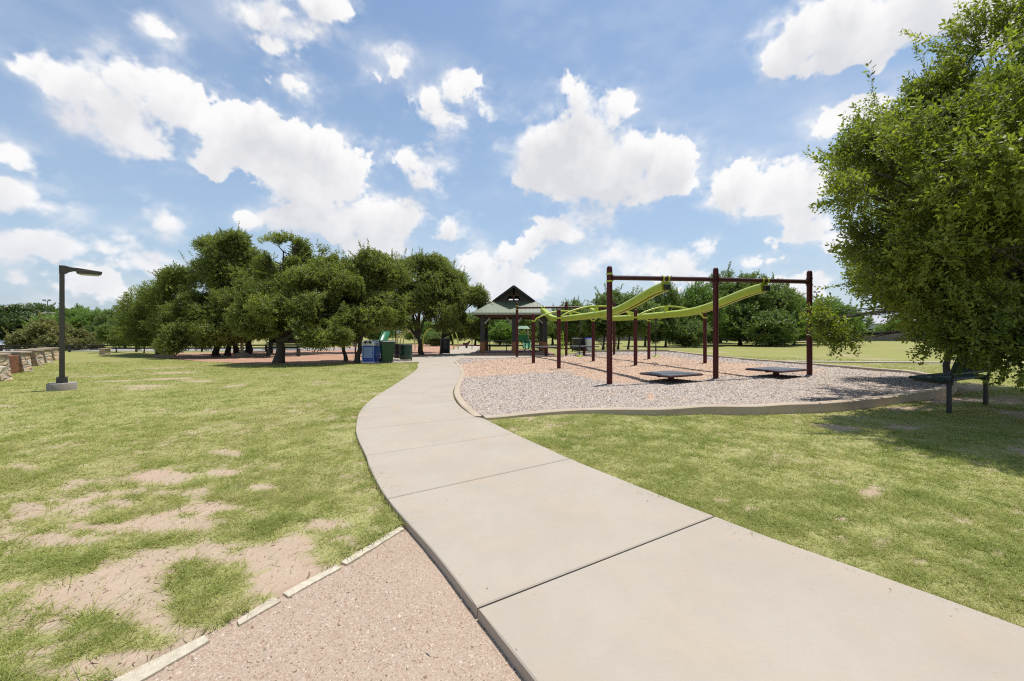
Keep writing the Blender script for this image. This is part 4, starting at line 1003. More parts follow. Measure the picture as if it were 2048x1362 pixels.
body.build('wall', M['stone'], wl); cop.build('coping', M['curbc'], wl, bevel=.008)
px_, py_ = G(18, 747, -.03)
MB().box((px_ + 15, py_ - 12.3, .33), (.30, .34, .66)).build('pier', paint('red_sandstone', (.28, .12, .07), .9, var=.3, bump=.5), wl, bevel=.015)
x, y = G(210, 708)
pi = thing('stone_pier', 'squat brown stone pier on the far lawn edge under bright trees', 'pier', (x, y, -.04))
MB().box((0, 0, .19), (.42, .42, .38), taper=.92).build('shaft', M['stone'], pi, bevel=.02)
MB().box((0, 0, .405), (.48, .48, .05)).build('cap', M['curbc'], pi, bevel=.01)

# rail fence by the road
rf = thing('rail_fence', 'low dark rail fence beside the road under the left trees', 'fence', (-30, 31, -.04))
for k in range(11):
    MB().box((-11 + k * 2.4, k * .17, .28), (.11, .11, .62)).build('post', M['darkcol'], rf, bevel=.01)
for z in (.30, .52):
    MB().bar((-11.2, -.07, z), (13.2, 1.63, z), .045, .10).build('rail', M['darkcol'], rf)

# ------------------------------------------------------------------ zip track ride
def gp(x, y): return (x, y, float(mz(x)))
ride = thing('track_ride', 'overhead lime glide tracks on maroon posts over the mulch', 'play equipment', (4.8, 17.5, 0))
OX, OY = 4.8, 17.5
def post(x, y, top, nm='post'):
    mb_ = MB(); z0 = float(mz(x)) - .2; r = .077
    mb_.lathe((x - OX, y - OY, 0), [(r, z0), (r, top - .09), (r * .93, top - .045), (r * .72, top - .015), (r * .35, top), (.001, top + .002)], 20)
    return mb_.build(nm, M['maroon'], ride, smooth=True)
NB = [(2.67, 11.3, 3.25), (6.0, 12.15, 3.34), (9.26, 12.84, 3.36)]
FB = [(.30, 24.75, 3.26), (3.33, 25.3, 3.36), (6.42, 25.95, 3.4)]
R1 = [(1.84, 16.2, 2.36), (5.18, 17.3, 2.42), (8.42, 18., 2.44)]
R2 = [(1.0, 19.25, 2.33), (4.0, 20.3, 2.38), (7.0, 21.1, 2.40)]
for L_ in (NB, FB, R1, R2):
    for q in L_: post(*q)
def off(q): return (q[0] - OX, q[1] - OY, q[2])
zb = [2.93, 2.99, 3.01]
def collar(par, q, z, r=.089, h=.05, m_='lime'):
    return MB().lathe((q[0] - OX, q[1] - OY, z - h / 2), [(r - .01, 0), (r, .004), (r, h - .004), (r - .01, h)], 20).build('collar', M[m_], par, smooth=True)
for L_, dz in ((NB, 0.), (FB, .02)):
    pts = [(L_[i][0], L_[i][1], zb[i] + dz) for i in range(3)]
    for i in range(2):
        a_, b_ = Vector(off(pts[i])), Vector(off(pts[i + 1])); d = (b_ - a_).normalized()
        bo = MB().tube([a_ + d * .07, a_.lerp(b_, .5), b_ - d * .07], .066, 16).build('beam', M['brown'], ride, smooth=True)
        for e in (a_ + d * .085, b_ - d * .085):
            MB().tube([e - d * .03, e + d * .03], .082, 16).build('flange', M['brown'], bo, smooth=True)
    for z in (.1, -.1): collar(ride, L_[0], zb[0] + dz + z)
    for i in (1, 2):
        for z in (.1, -.1): collar(ride, L_[i], zb[i] + dz + z, m_='brown')
# tracks: a rounded channel open below
prof = []
for k in range(13):
    a_ = math.pi * k / 12; prof.append((.125 * math.cos(a_), .055 + .085 * math.sin(a_)))
prof = [(.125, -.11), (.118, -.135), (.06, -.135), (.055, -.115), (.095, -.10)][::-1] + prof + [(-.125, -.11), (-.118, -.135), (-.06, -.135), (-.055, -.115), (-.095, -.10), (-.095, .05), (.095, .05)]
prof = [(p_[0], p_[1]) for p_ in prof]
ends = [((4.36, 11.72), (1.85, 25.05)), ((7.65, 12.5), (4.9, 25.6))]
Ys = [0, .035, .10, .17, .235, .30, .38, .50, .64, .76, .83, .885, .94, .975, 1.]
Zs = [2.76, 2.72, 2.535, 2.345, 2.215, 2.165, 2.155, 2.15, 2.15, 2.17, 2.24, 2.39, 2.63, 2.78, 2.84]
def trackz(t): return float(np.interp(t, Ys, Zs))
for (a_, b_), dz in zip(ends, (0., .05)):
    ts = np.linspace(0, 1, 60); pp = []
    zsm = np.array([trackz(t) for t in ts]); zsm = np.convolve(np.pad(zsm, 2, mode='edge'), np.ones(5) / 5, 'valid')
    for t, z in zip(ts, zsm): pp.append((a_[0] + (b_[0] - a_[0]) * t - OX, a_[1] + (b_[1] - a_[1]) * t - OY, z + dz))
    tr = MB().tube(pp, .1, prof=prof).build('track', M['lime'], ride, smooth=True)
    for e, s in ((Vector(pp[0]), -1), (Vector(pp[-1]), 1)):
        dd = (Vector(pp[-1]) - Vector(pp[0])).normalized() * s
        MB().box(e + dd * .09 + Vector((0, 0, -.04)), (.15, .11, .16)).build('end_stop', M['black'], tr, bevel=.015)
        bd = (Vector(off(NB[2])) - Vector(off(NB[0]))); bd.z = 0; bd.normalize()
        zc = (2.955 + dz * .8) if s < 0 else (2.98 + dz * .8)
        for k in (-.085, .085):
            c_ = Vector((e.x, e.y + (.06 if s > 0 else .02), zc)) + bd * k
            # find the beam line under this clamp
            Lb = NB if s < 0 else FB; i_ = 0 if a_[0] < 5 else 1
            q0, q1 = Vector((Lb[i_][0] - OX, Lb[i_][1] - OY, 0)), Vector((Lb[i_ + 1][0] - OX, Lb[i_ + 1][1] - OY, 0)); dv = (q1 - q0).normalized()
            tt = (Vector((e.x, e.y, 0)) - q0).dot(dv) + k; cc = q0 + dv * tt; frac = tt / (q1 - q0).length
            cc.z = (zb[i_] * (1 - frac) + zb[i_ + 1] * frac) + (.02 if s > 0 else 0)
            MB().tube([cc - dv * .02, cc + dv * .02], .088, 16).build('clamp', M['lime'], tr, smooth=True)
            MB().tube([cc + Vector((0, 0, -.08)), Vector((cc.x, cc.y, e.z + .10))], .02, 6).build('hanger', M['lime'], tr)
# arches between the short posts
def arch(p, q, za, tr_i, row):
    a_ = Vector((p[0], p[1], p[2] - .34)); b_ = Vector((q[0], q[1], q[2] - .34)); a_.x -= OX; a_.y -= OY; b_.x -= OX; b_.y -= OY
    d = (b_ - a_); dn = d.normalized(); pts = [a_ + dn * .07]
    for k in range(1, 20):
        t = k / 20; pts.append(a_.lerp(b_, t) + Vector((0, 0, za * (math.sin(math.pi * t) ** .8))))
    pts.append(b_ - dn * .07)
    ar = MB().tube(pts, .034, 10).build('support_arch', M['lime'], ride, smooth=True)
    (e0, e1) = ends[tr_i]; e0, e1 = Vector((e0[0] - OX, e0[1] - OY)), Vector((e1[0] - OX, e1[1] - OY))
    # crossing point of the arch and its track
    A2, B2 = Vector((a_.x, a_.y)), Vector((b_.x, b_.y)); dx1, dx2 = B2 - A2, e1 - e0
    den = dx1.x * dx2.y - dx1.y * dx2.x; t = ((e0.x - A2.x) * dx2.y - (e0.y - A2.y) * dx2.x) / den; c_ = A2 + dx1 * t
    zt = a_.z + (b_.z - a_.z) * t + za * (math.sin(math.pi * t) ** .8); zk = 2.15 + (.05 if tr_i else 0) + .13
    MB().box((c_.x, c_.y, (zt + zk) / 2 + .01), (.16, .09, max(.04, zt - zk + .05))).build('bracket', M['lime'], ar, bevel=.01)
    MB().tube([(c_.x, c_.y - .10, zk - .02), (c_.x, c_.y + .10, zk - .02)], .05, 10).build('saddle', M['lime'], ar)
for row in (R1, R2):
    for i in (0, 1): arch(row[i], row[i + 1], .47, i, row)
    for q in row: collar(ride, q, q[2] - .35, .087, .07)
# hanging disc seats
for t_, ti, lb in ((.52, 0, 'lime disc seat on a black strap under the left track'), (.45, 1, 'lime disc seat on a black strap under the right track')):
    e0, e1 = ends[ti]; x = e0[0] + (e1[0] - e0[0]) * t_; y = e0[1] + (e1[1] - e0[1]) * t_
    st = thing('disc_seat', lb, 'swing seat', (x, y, .36), 0, 'disc seats hanging from the tracks')
    MB().lathe((0, 0, 0), [(.02, -.03), (.11, -.02), (.165, .0), (.17, .02), (.15, .035), (.05, .045), (.03, .09), (.001, .09)], 28).build('seat', M['lime'], st, smooth=True)
    MB().tube([(0, 0, .08), (.005, 0, .9), (0, 0, 1.66)], .02, 8).build('strap', M['black'], st, smooth=True)
    MB().box((0, 0, 1.69), (.07, .17, .11)).build('trolley', M['black'], st, bevel=.01)
    MB().tube([(0, 0, .28), (0, 0, .5)], .034, 10).build('grip', M['black'], st, smooth=True)
# launch platforms
def deck(px, py, z, Y, w_, d_, rz, lb):
    X = (px - CX) * Y / F; g0 = float(mz(X))
    t = thing('launch_platform', lb, 'platform', (X, Y, g0), rz, 'square starting platforms of the ride')
    MB().box((0, 0, z - g0), (w_, d_, .05)).build('deck', M['deck'], t, bevel=.012)
    fr = MB(); hx, hy = w_ / 2 + .012, d_ / 2 + .012
    for a_, b_ in (((-hx, -hy), (hx, -hy)), ((hx, -hy), (hx, hy)), ((hx, hy), (-hx, hy)), ((-hx, hy), (-hx, -hy))): fr.tube([(a_[0], a_[1], z - g0 - .012), (b_[0], b_[1], z - g0 - .012)], .026, 8)
    fr.build('rim', M['brown'], t, smooth=True)
    MB().lathe((0, 0, -.2), [(.085, 0), (.085, z - g0 + .17)], 18).build('pedestal', M['maroon'], t, smooth=True)
    MB().bar((-w_ * .38, 0, z - g0 - .05), (w_ * .38, 0, z - g0 - .05), .07, .05).build('cross_beam', M['maroon'], t)
deck(1342, 748, .27, 11.6, 1.30, 1.0, R(28), 'black topped square platform below the left near track end')
deck(1552, 740, .32, 12.45, 1.30, 1.0, R(28), 'black topped square platform below the right near track end')
deck(1092, 694, .58, 25.1, 1.5, 1.1, R(12), 'dark far platform in front of the pavilion\'s right column')
deck(1168, 692, .60, 25.9, 1.5, 1.1, R(12), 'dark far platform in front of the blue lidded bins')

# ------------------------------------------------------------------ pavilion
PX0, PY0 = .12, 29.2
pv = thing('pavilion', 'open park pavilion with sage metal hip roof and open gablet', 'pavilion', (PX0, PY0, 0))
MB().box((-.05, .35, .02), (5.3, 6.4, .2)).build('floor_slab', paint('pavilion_floor', (.30, .19, .14), .8, var=.2, bump=.3), pv, bevel=.01)
ez, hwx, hwy = 2.74, 2.68, 2.7; gzb, gw, gyo = 3.60, 1.36, 1.45; az = 4.56
E = [(-hwx, -hwy), (hwx, -hwy), (hwx, hwy), (-hwx, hwy)]
def slab_faces(mb_, V, faces, th=.05):
    n_ = len(V); mb_.raw([*V, *[(x, y, z - th) for x, y, z in V]], [*faces, *[tuple(n_ + i for i in reversed(f)) for f in faces]])
ro = MB(); yF, yB = -hwy + gyo, hwy - gyo
V = [(-hwx, -hwy, ez), (hwx, -hwy, ez), (hwx, hwy, ez), (-hwx, hwy, ez), (-gw, yF, gzb), (gw, yF, gzb), (gw, yB, gzb), (-gw, yB, gzb)]
slab_faces(ro, V, [(0, 1, 5, 4), (1, 2, 6, 5), (2, 3, 7, 6), (3, 0, 4, 7)], .06)
oh = .75
V2 = [(-gw - .02, yF - oh * .2, gzb - .0), (0, yF - oh, az), (0, yB + oh, az), (-gw - .02, yB + oh * .2, gzb), (gw + .02, yF - oh * .2, gzb), (gw + .02, yB + oh * .2, gzb)]
slab_faces(ro, V2, [(0, 1, 2, 3), (4, 5, 2, 1)], .06)
rfo = ro.build('roof', M['roof'], pv)
seam = MB()
for k in range(-10, 11):
    x = k * .26
    if abs(x) > hwx: continue
    # front and back slopes
    lim = gw if abs(x) <= gw else None
    for s in (-1, 1):
        if abs(x) <= gw: top = (x, s * (hwy - gyo), gzb)
        else:
            f_ = (hwx - abs(x)) / (hwx - gw); top = (x, s * (hwy - gyo * f_), ez + (gzb - ez) * f_)
        seam.bar((x, s * hwy, ez + .015), (top[0], top[1], top[2] + .015), .02, .03)
for k in range(-10, 11):
    y = k * .26
    for s in (-1, 1):
        if abs(y) <= hwy - gyo: seam.bar((s * hwx, y, ez + .015), (s * .05, y, az), .02, .03)
        else:
            f_ = (hwy - abs(y)) / gyo; seam.bar((s * hwx, y, ez + .015), (s * (hwx - (hwx - gw) * f_), y, ez + (gzb - ez) * f_ + .015), .02, .03)
seam.build('seam', M['roof'], rfo)
fa = MB()
for i in range(4):
    a_, b_ = E[i], E[(i + 1) % 4]; fa.bar((a_[0], a_[1], ez - .06), (b_[0], b_[1], ez - .06), .05, .13)
fa.build('fascia', paint('pale_green_fascia', (.30, .34, .24), .5), rfo)
for s in (-1, 1):
    for sx_ in (-1, 1): MB().bar((sx_ * gw * 1.03, s * (hwy - gyo) + s * .08, gzb - .03), (0, s * (hwy - gyo) + s * oh, az - .03), .06, .13).build('rake_board', M['darkcol'], rfo)
tb = MB()
for s in (-1, 1):
    y = s * (hwy - gyo)
    tb.bar((-gw, y, gzb - .02), (gw, y, gzb - .02), .08, .16)
    tb.bar((0, y, gzb), (0, y, az - .1), .10, .12); tb.bar((-.62, y, gzb + .40), (.62, y, gzb + .40), .07, .10)
for k in range(6):
    y = -hwy + .3 + k * (2 * hwy - .6) / 5; f_ = min(1, (hwy - abs(y)) / gyo)
    tb.bar((-hwx + .1, y, ez - .1), (hwx - .1, y, ez - .1), .09, .16)
tb.bar((0, yF, az - .14), (0, yB, az - .14), .12, .16)
for s in (-1, 1):
    tb.bar((-2.2, s * 1.95, ez - .2), (2.2, s * 1.95, ez - .2), .13, .18); tb.bar((s * 2.08, -2.2, ez - .215), (s * 2.08, 2.2, ez - .215), .13, .18)
tb.build('roof_beams', M['wood'], pv)
for s in (-1, 1):
    y = s * (hwy - gyo) + s * .03; gi_ = MB()
    def tri(pts):
        n_ = len(pts); gi_.raw([(x, y - .02, z) for x, z in pts] + [(x, y + .02, z) for x, z in pts], [tuple(range(n_)), tuple(range(2 * n_ - 1, n_ - 1, -1))] + [(i, (i + 1) % n_, n_ + (i + 1) % n_, n_ + i) for i in range(n_)])
    zt_ = 4.02; xa = gw * (az - zt_) / (az - gzb)
    tri([(-xa, zt_), (xa, zt_), (0, az - .05)]); tri([(-gw, gzb), (-.50, gzb), (-.30, zt_ - .003), (-xa, zt_ - .003)]); tri([(.50, gzb), (gw, gzb), (xa, zt_ - .003), (.30, zt_ - .003)])
    gi_.build('gable_shade_infill', M['darkcol'], rfo)  # dark panels stand in for the shade inside the open gablet
for x in (-2.07, .02, 2.07):
    for y in (-1.95, 1.95):
        co = MB().box((x, y, 1.55), (.27, .27, 2.15)).build('column', M['darkcol'], pv, bevel=.01)
        MB().box((x, y, .48), (.36, .36, .72), taper=.82).build('stone_foot', paint('column_foot', (.24, .11, .05), .85, var=.3, bump=.4) if 'foot' not in M else M['foot'], co, bevel=.02)
        br = MB()
        for s in (-1, 1):
            if abs(x + s * .5) < 2.3: br.bar((x + s * .13, y, 2.05), (x + s * .5, y, 2.45), .07, .08)
        br.build('brace', M['grey'], co)
def picnic(name, X, Y, rz, lb, grp='picnic tables of the park'):
    t = thing('picnic_table', lb, 'picnic table', (X, Y, .12 if abs(X) < 3 and Y > 27 and Y < 33 else -.02), rz, grp)
    MB().box((0, 0, .75), (1.8, .75, .04)).build('tabletop', M['meshgreen'], t, bevel=.012)
    for s in (-1, 1): MB().box((0, s * .72, .46), (1.8, .27, .04)).build('bench', M['meshgreen'], t, bevel=.012)
    for x in (-.6, .6):
        mb_ = MB()
        for s in (-1, 1):
            pts = [(x, s * .78, .44)]
            for k in range(9):
                a_ = math.pi * k / 8; pts.append((x, s * (.42 + .32 * math.cos(a_)), .28 - .25 * math.sin(a_)))
            pts.append((x, s * .12, .73)); mb_.tube(pts, .024, 8)
        mb_.build('frame', M['black'], t, smooth=True)
    return t
picnic('t', -.98, 29.3, 0, 'dark green picnic table under the pavilion\'s left bay')
picnic('t', 1.25, 28.6, R(68), 'dark green picnic table with looped legs in the pavilion\'s right bay')
picnic('t', (1220 - CX) * 40 / F, 40, .1, 'picnic table on the grass beyond the far kerb')
picnic('t', (1545 - CX) * 50 / F, 50, .1, 'picnic table in the shade of the largest far tree')

# ------------------------------------------------------------------ bins
x0, y0 = G(738, 725)
rb = thing('recycling_box', 'blue and pale recycling station with two round holes', 'recycling bin', (x0, y0 + .3, -.02), R(-8))
MB().box((0, 0, .43), (.66, .62, .78)).build('body', M['blue'], rb, bevel=.015)
MB().box((0, -.315, .50), (.46, .02, .54)).build('panel', M['lightblue'], rb, bevel=.006)
MB().box((-.28, -.32, .42), (.045, .035, .80)).build('corner_trim', M['lightblue'], rb, bevel=.006)
MB().box((.28, -.32, .42), (.045, .035, .80)).build('corner_trim', M['lightblue'], rb, bevel=.006)
hd = MB()
pr_ = [(-.34, .83), (.34, .83), (.34, .97), (.22, 1.07), (.08, 1.10), (-.08, 1.10), (-.22, 1.07), (-.34, .97)]
hd.raw([(x, -.33, z) for x, z in pr_] + [(x, .33, z) for x, z in pr_], [tuple(range(8)), tuple(range(15, 7, -1))] + [(i, (i + 1) % 8, 8 + (i + 1) % 8, 8 + i) for i in range(8)])
hb = hd.build('hood', M['whitep'], rb, bevel=.012)
for s in (-1, 1):
    MB().tube([(s * .12, -.345, .99), (s * .12, -.32, .99)], .062, 20).build('opening', M['black'], hb, smooth=True)
MB().box((0, -.342, .99), (.2, .012, .03)).build('opening_slot', M['black'], hb)
MB().box((.335, -.02, .55), (.02, .42, .50)).build('side_panel', paint('side_blue', (.05, .16, .50), .4), rb, bevel=.005)
for s in (-.12, .12):
    MB().lathe((s, -.33, .15), [(.001, 0), (.055, 0), (.055, .012), (.001, .012)], 16).build('emblem', M['bin_label'], rb)
MB().box((0, 0, .03), (.74, .68, .06)).build('base', M['whitep'], rb, bevel=.01)
def cart(X, Y, z, rz, lb, body, lid, grp=None, sc=1.):
    t = thing('wheelie_bin', lb, 'bin', (X, Y, z), rz, grp); t.scale = (sc, sc, sc)
    V = []
    for zz_, a_, b_ in ((.06, .22, .24), (.16, .24, .26), (.62, .28, .31), (.97, .31, .355), (1.0, .33, .37)):
        V += [(-a_, -b_, zz_), (a_, -b_, zz_), (a_, b_, zz_), (-a_, b_, zz_)]
    Fc = [(3, 2, 1, 0), (16, 17, 18, 19)]
    for r_ in range(4):
        for k in range(4): Fc.append((r_ * 4 + k, r_ * 4 + (k + 1) % 4, r_ * 4 + 4 + (k + 1) % 4, r_ * 4 + 4 + k))
    MB().raw(V, Fc).build('body', body, t, bevel=.03)
    ld = MB(); pr2 = [(-.385, 1.005), (-.385, 1.035), (-.25, 1.075), (.25, 1.09), (.40, 1.05), (.40, 1.005)]
    ld.raw([(-.34, y, z_) for y, z_ in pr2] + [(.34, y, z_) for y, z_ in pr2], [tuple(range(6)), tuple(range(11, 5, -1))] + [(i, (i + 1) % 6, 6 + (i + 1) % 6, 6 + i) for i in range(6)])
    ld.build('lid', lid, t, bevel=.012)
    for s in (-1, 1): MB().tube([(s * .24, .25, .12), (s * .31, .25, .12)], .12, 18).build('wheel', M['black'], t, smooth=True)
    MB().tube([(-.26, .42, .96), (.26, .42, .96)], .018, 8).build('handle', M['black'], t)
    return t
x1, y1 = G(769, 726); cart(x1, y1 + .4, -.02, R(28), 'dark green wheeled bin with grey lid between the blue box and the barrel', M['dkgreen'], paint('grey_lid', (.12, .14, .13), .5))
def barrel(X, Y, z, r, h_, lb, mt, grp=None):
    t = thing('trash_barrel', lb, 'trash barrel', (X, Y, z), 0, grp)
    MB().lathe((0, 0, .06), [(r * .96, 0), (r, .02), (r, h_ * .30), (r * 1.03, h_ * .32), (r, h_ * .34), (r, h_ * .63), (r * 1.03, h_ * .65), (r, h_ * .67), (r, h_ - .02), (r * 1.03, h_), (r * .97, h_ + .005), (r * .95, h_ - .06), (.001, h_ - .07)], 30).build('drum', mt, t, smooth=True)
    MB().lathe((0, 0, h_ + .055), [(r * 1.035, 0), (r * 1.035, .03), (r * .97, .03), (r * .97, 0)], 30).build('rim', M['grey'], t, smooth=True)
    MB().lathe((r * .9, .0, 0), [(.03, -.1), (.03, h_ * .9)], 10).build('stand_post', M['black'], t)
    return t
x2, y2 = G(809, 722); barrel(x2, y2 + .3, -.0, .315, .76, 'dark green drum bin with pale rim at the right end of the bins', M['barrel'])
x3, y3 = G(789, 720); barrel(x3, y3 + .9, -.0, .28, .76, 'black drum bin half hidden between green bin and green drum', M['black'])
x4, y4 = G(889, 708.5); barrel(x4, y4 + .2, -.0, .33, 1.0, 'tall black drum bin under the rightmost grove oak', M['black'])
x5 = (1172 - CX) * 33 / F
cart(x5 + .3, 33, -.03, R(6), 'bin with bright blue lid and pale body behind the far platform', M['whitep'], M['blue'])
cart(x5 - .75, 33.2, -.03, R(0), 'black bin left of the blue lidded bin', M['black'], M['black'])
cart(x5 - .1, 34.1, -.03, R(0), 'dark bin behind the blue lidded bin', M['black'], M['black'])
# little grey notice board by the slim oaks
sg = thing('notice_board', 'small blank grey board on a red post left of the blue box', 'sign', ((711 - CX) * 24 / F, 24, -.03))
MB().box((0, 0, .35), (.07, .07, .72)).build('post', M['maroon'], sg); MB().box((0, -.05, .80), (.26, .03, .30)).build('board', M['grey'], sg, bevel=.005)
# green park bench in the grove shade
bn = thing('park_bench', 'green slatted bench in the grove behind the stout oak', 'bench', ((566 - CX) * 25.5 / F, 25.5, -.02), R(4))
for k in range(3): MB().box((0, .25 + k * .03, .58 + k * .13), (2.3, .03, .09)).build('back_slat', M['meshgreen'], bn)
for k in range(3): MB().box((0, .15 - k * .14, .45), (2.3, .11, .03)).build('seat_slat', M['meshgreen'], bn)
for s in (-1, 1):
    MB().box((s * .9, .05, .21), (.06, .42, .44)).build('leg', M['darkcol'], bn, bevel=.01)

# ------------------------------------------------------------------ far play equipment
def Xat(px, Y): return (px - CX) * Y / F
sl_ = thing('slide', 'green curved slide with hooped top beyond the blue box', 'slide', (Xat(765, 33), 33, 0))
pf = [(-.30, .16), (-.27, .02), (-.15, -.04), (.15, -.04), (.27, .02), (.30, .16), (.34, .16), (.31, -.02), (.17, -.10), (-.17, -.10), (-.31, -.02), (-.34, .16)]
MB().tube([(0, 1.6, 1.6), (0, 1.2, 1.5), (0, .7, 1.15), (0, .1, .7), (0, -.5, .42), (0, -.9, .36)], .1, prof=pf).build('chute', M['playgreen'], sl_, smooth=True)
hp = MB(); hp.tube([(-.4, 1.5, 0), (-.4, 1.5, 1.9), (-.36, 1.5, 2.0), (.36, 1.5, 2.0), (.4, 1.5, 1.9), (.4, 1.5, 0)], .035, 8)
hp.build('hoop', M['playgreen'], sl_, smooth=True)
MB().box((0, 1.9, 1.5), (.9, .8, .06)).build('platform', M['brown'], sl_)
for s in (-1, 1): MB().tube([(s * .42, 2.3, 0), (s * .42, 2.3, 2.4)], .05, 8).build('post', M['maroon'], sl_, smooth=True)
cl = thing('arch_climber', 'tall lime arch climber behind the rightmost grove oak', 'climber', (Xat(880, 36), 36, 0))
for k, (x_, s) in enumerate(((-1.0, -1), (.75, 1), (1.1, 1))):
    pts = [(x_ + s * .45 * math.sin(math.pi * .5 * t) + s * 0, (k - 1) * .3, 1.75 * math.cos(math.pi * .5 * t) ** .8 if t < 1 else 0) for t in np.linspace(0, 1, 12)]
    pts = [(x_ - s * .3 + s * .75 * math.sin(math.pi / 2 * t), (k - 1) * .3, 1.85 * math.cos(math.pi / 2 * t) ** .7 if t < .999 else 0) for t in np.linspace(0, 1, 14)]
    MB().tube(pts, .045, 8).build('arch', M['lime'], cl, smooth=True)
MB().tube([(-1.3 + .3 + .1, -.3, 1.83), (.5, .1, 1.84)], .03, 8).build('cross_bar', M['grey'], cl, smooth=True)
cl2 = thing('hoop_climber', 'pale hooped climber frame behind the green drum bin', 'climber', (Xat(812, 34), 34, 0))
for k in range(3):
    pts = [((-.75 + k * .12) * math.cos(a_), k * .5, (1.75 - k * .1) * math.sin(a_) ** .7 if 0 < a_ < math.pi else 0) for a_ in np.linspace(0, math.pi, 15)]
    MB().tube(pts, .035, 8).build('hoop', M['lime' if k == 1 else 'tan'], cl2, smooth=True)
for k in range(4): MB().tube([(-.66, 0, .35 + k * .35), (-.5, 1., .35 + k * .35)], .02, 6).build('rung', M['tan'], cl2)
pt = thing('play_tower', 'green play tower with peaked roof seen through the pavilion', 'play tower', (Xat(1046, 38), 38, 0))
for sx_ in (-1, 1):
    for sy_ in (-1, 1): MB().tube([(sx_ * .45, sy_ * .45, 0), (sx_ * .45, sy_ * .45, 1.85)], .05, 8).build('post', M['tan'], pt)
MB().box((0, 0, .7), (1.0, 1.0, .08)).build('deck', M['brown'], pt)
MB().box((0, 0, 1.95), (1.3, 1.3, .28), taper=.6).build('roof', M['playgreen'], pt, bevel=.02)
MB().box((0, -.48, 1.0), (.9, .05, .55)).build('panel', M['playgreen'], pt)
MB().tube([(.2, -.5, .72), (.3, -1.1, .5), (.3, -1.7, .15)], .1, prof=pf).build('chute', M['playgreen'], pt, smooth=True)
ym = thing('climbing_panel', 'lime yellow ladder panel left of the far middle post', 'climber', (Xat(1123, 37), 37, 0))
for s in (-1, 1): MB().tube([(s * .17, 0, 0), (s * .17, 0, 1.45), (s * .05, 0, 1.6)], .04, 8).build('rail', M['lime'], ym, smooth=True)
for k in range(5): MB().box((0, 0, .25 + k * .27), (.32, .04, .12)).build('rung', M['lime'], ym)
sr = thing('spring_rider', 'small dark spring rider on the path left of the pavilion', 'spring rider', (Xat(933, 40), 40, 0))
MB().lathe((0, 0, 0), [(.12, 0), (.09, .08), (.12, .14), (.09, .2), (.11, .3)], 14).build('spring', M['black'], sr)
MB().tube([(-.35, 0, .42), (-.1, 0, .38), (.15, 0, .42), (.32, 0, .68)], [.08, .13, .12, .07], 10).build('body', M['maroon'], sr, smooth=True)
MB().tube([(.15, -.18, .62), (.15, .18, .62)], .02, 6).build('handle', M['tan'], sr)
ps = thing('post_sign', 'slim pale notice on a maroon post left of the pavilion column', 'sign', (Xat(944, 37), 37, 0))
MB().tube([(0, 0, 0), (0, 0, 1.0)], .03, 8).build('post', M['maroon'], ps); MB().box((0, -.03, .88), (.12, .02, .34)).build('board', M['grey'], ps)
# floodlight masts
for px, ty, Y, lb in ((95, 602, 105, 'tiny floodlight mast above the left blossom trees'), (1633, 585, 120, 'tiny floodlight mast right of the tall right post')):
    fm = thing('floodlight_mast', lb, 'light mast', (Xat(px, Y), Y, 0), 0, 'far floodlight masts'); h_ = topz(ty, Y)
    MB().tube([(0, 0, 0), (0, 0, h_)], [.16, .10], 8).build('pole', M['grey'], fm)
    MB().bar((-.8, 0, h_), (.8, 0, h_), .1, .1).build('cross_arm', M['grey'], fm)
    for s in (-.65, .65): MB().box((s, -.15, h_ + .2), (.5, .4, .35)).build('floodlight', M['grey'], fm)

# ------------------------------------------------------------------ mesh bench under the big oak
B0, B1 = Vector((7.63, 7.2, .02)), Vector((9.13, 7.95, .02))
bl = B1 - B0; L_ = bl.length; ang = math.atan2(bl.y, bl.x)
mbn = thing('mesh_bench', 'dark green mesh bench with backrest under the big oak', 'bench', ((B0.x + B1.x) / 2, (B0.y + B1.y) / 2, .03), ang)
for s in (-1, 1):
    lg = MB().lathe((s * L_ / 2, 0, 0), [(.036, -.15), (.036, .50), (.03, .54), (.001, .545)], 16).build('leg', M['black'], mbn, smooth=True)
    MB().bar((s * L_ / 2, -.05, .50), (s * L_ / 2, .46, .53), .045, .06).build('seat_arm', M['black'], lg)
    MB().tube([(s * L_ / 2, -.02, .5), (s * L_ / 2, -.06, .70), (s * L_ / 2, -.14, .96)], .022, 8).build('back_arm', M['black'], lg, smooth=True)
def meshpanel(mbx, o_, ux, uy, lx_, ly_, rnd=.05):
    # diamond mesh of thin strands inside a rolled edge
    o_, ux, uy = Vector(o_), Vector(ux), Vector(uy)
    c = [o_, o_ + ux * lx_, o_ + ux * lx_ + uy * ly_, o_ + uy * ly_]
    mbx.tube([c[0], c[1]], .024, 8); mbx.tube([c[1], c[2]], .024, 8); mbx.tube([c[2], c[3]], .024, 8); mbx.tube([c[3], c[0]], .024, 8)
def meshfill(mbx, o_, ux, uy, lx_, ly_, st=.045):
    o_, ux, uy = Vector(o_), Vector(ux), Vector(uy)
    n_ = int((lx_ + ly_) / st)
    for k in range(1, n_):
        s = k * st
        a_ = (max(0, s - ly_), min(s, ly_)); b_ = (min(s, lx_), max(0, s - lx_))
        p1, p2 = o_ + ux * a_[0] + uy * a_[1], o_ + ux * b_[0] + uy * b_[1]
        if (p2 - p1).length > .02: mbx.tube([p1, p2], .0055, 4, cap=False)
        p1, p2 = o_ + ux * (lx_ - a_[0]) + uy * a_[1], o_ + ux * (lx_ - b_[0]) + uy * b_[1]
        if (p2 - p1).length > .02: mbx.tube([p1, p2], .0055, 4, cap=False)
ov = .12
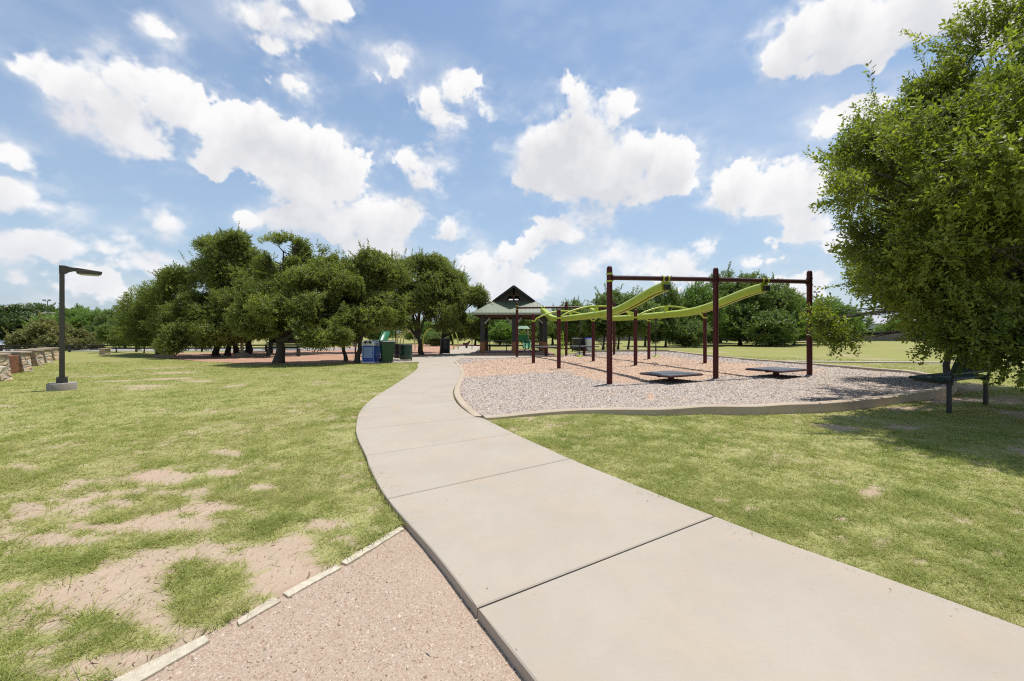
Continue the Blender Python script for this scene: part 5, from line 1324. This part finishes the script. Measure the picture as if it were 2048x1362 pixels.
for nm, o_, uy, ly_ in (('seat', (-L_ / 2 - ov, .02, .545), (0, .998, .05), .46), ('backrest', (-L_ / 2 - ov, -.055, .66), (0, -.29, .957), .40)):
    e_ = MB(); meshpanel(e_, o_, (1, 0, 0), uy, L_ + 2 * ov, ly_); eo = e_.build(nm, M['meshgreen'], mbn, smooth=True)
    f_ = MB(); meshfill(f_, o_, (1, 0, 0), uy, L_ + 2 * ov, ly_); f_.build('mesh', M['meshgreen'], eo)

# ------------------------------------------------------------------ fence and buildings behind the field
def board_fence(name, a_, b_, h_, lb, sec=6.):
    a_, b_ = Vector(a_), Vector(b_); L = (b_ - a_).length; ang = math.atan2(b_.y - a_.y, b_.x - a_.x)
    t = thing(name, lb, 'fence', (a_.x, a_.y, 0), ang); rr = random.Random(3)
    mb_ = MB(); x = 0.
    while x < L:
        w_ = .14; mb_.box((x + w_ / 2, rr.uniform(-.01, .01), h_ / 2 + rr.uniform(-.02, .02)), (w_ - .012, .025, h_)); x += w_
    mb_.build('boards', M['fence'], t)
    r = MB()
    for z in (.35, h_ * .55, h_ - .25): r.box((L / 2, .05, z), (L, .05, .09))
    r.build('rails', M['fence'], t)
    p_ = MB(); x = 0
    while x < L: MB().box((x, .12, h_ / 2), (.1, .1, h_)).build('post', M['fence'], t); x += sec
    return t
board_fence('wooden_fence', (14, 80, 0), (110, 74, 0), 1.78, 'grey weathered board fence across the far side of the field')
hs = thing('house', 'pale roofed house above the fence, half hidden by leaves', 'house', (83, 100, 0))
MB().box((0, 0, 1.9), (13, 9, 3.8)).build('walls', M['whitep'], hs)
MB().raw([(-7.2, -5.2, 3.7), (7.2, -5.2, 3.7), (7.2, 5.2, 3.7), (-7.2, 5.2, 3.7), (-3, 0, 6.6), (3, 0, 6.6)], [(0, 1, 5, 4), (1, 2, 5), (2, 3, 4, 5), (3, 0, 4), (0, 3, 2, 1)]).build('roof', paint('pale_shingle', (.42, .42, .44), .8, bump=.3), hs)
for s in (-3.5, 0, 3.5):
    wn = MB().box((s, -4.53, 1.9), (1.3, .08, 1.3)).build('window', M['whitep'], hs); MB().box((s, -4.59, 1.9), (1.05, .04, 1.05)).build('pane', paint('dark_glass', (.03, .04, .05), .1) if 'glass' not in M else M['glass'], wn)
sh = thing('shed', 'low white roofed shed with brown door at the far left edge', 'shed', (Xat(8, 44), 44, -.3))
MB().box((0, 0, .35), (2.9, 2., .9)).build('walls', M['whitep'], sh)
MB().raw([(-1.7, -1.3, .62), (1.9, -1.3, .52), (1.9, 1.3, .52), (-1.7, 1.3, .62), (-.6, 0, .98), (.5, 0, .98)], [(0, 1, 5, 4), (1, 2, 5), (2, 3, 4, 5), (3, 0, 4), (0, 3, 2, 1)]).build('roof', M['whitep'], sh)
MB().box((.75, -1.03, .36), (.95, .05, .34)).build('door', M['wood'], sh)
print('GRASS BLADES', NG)
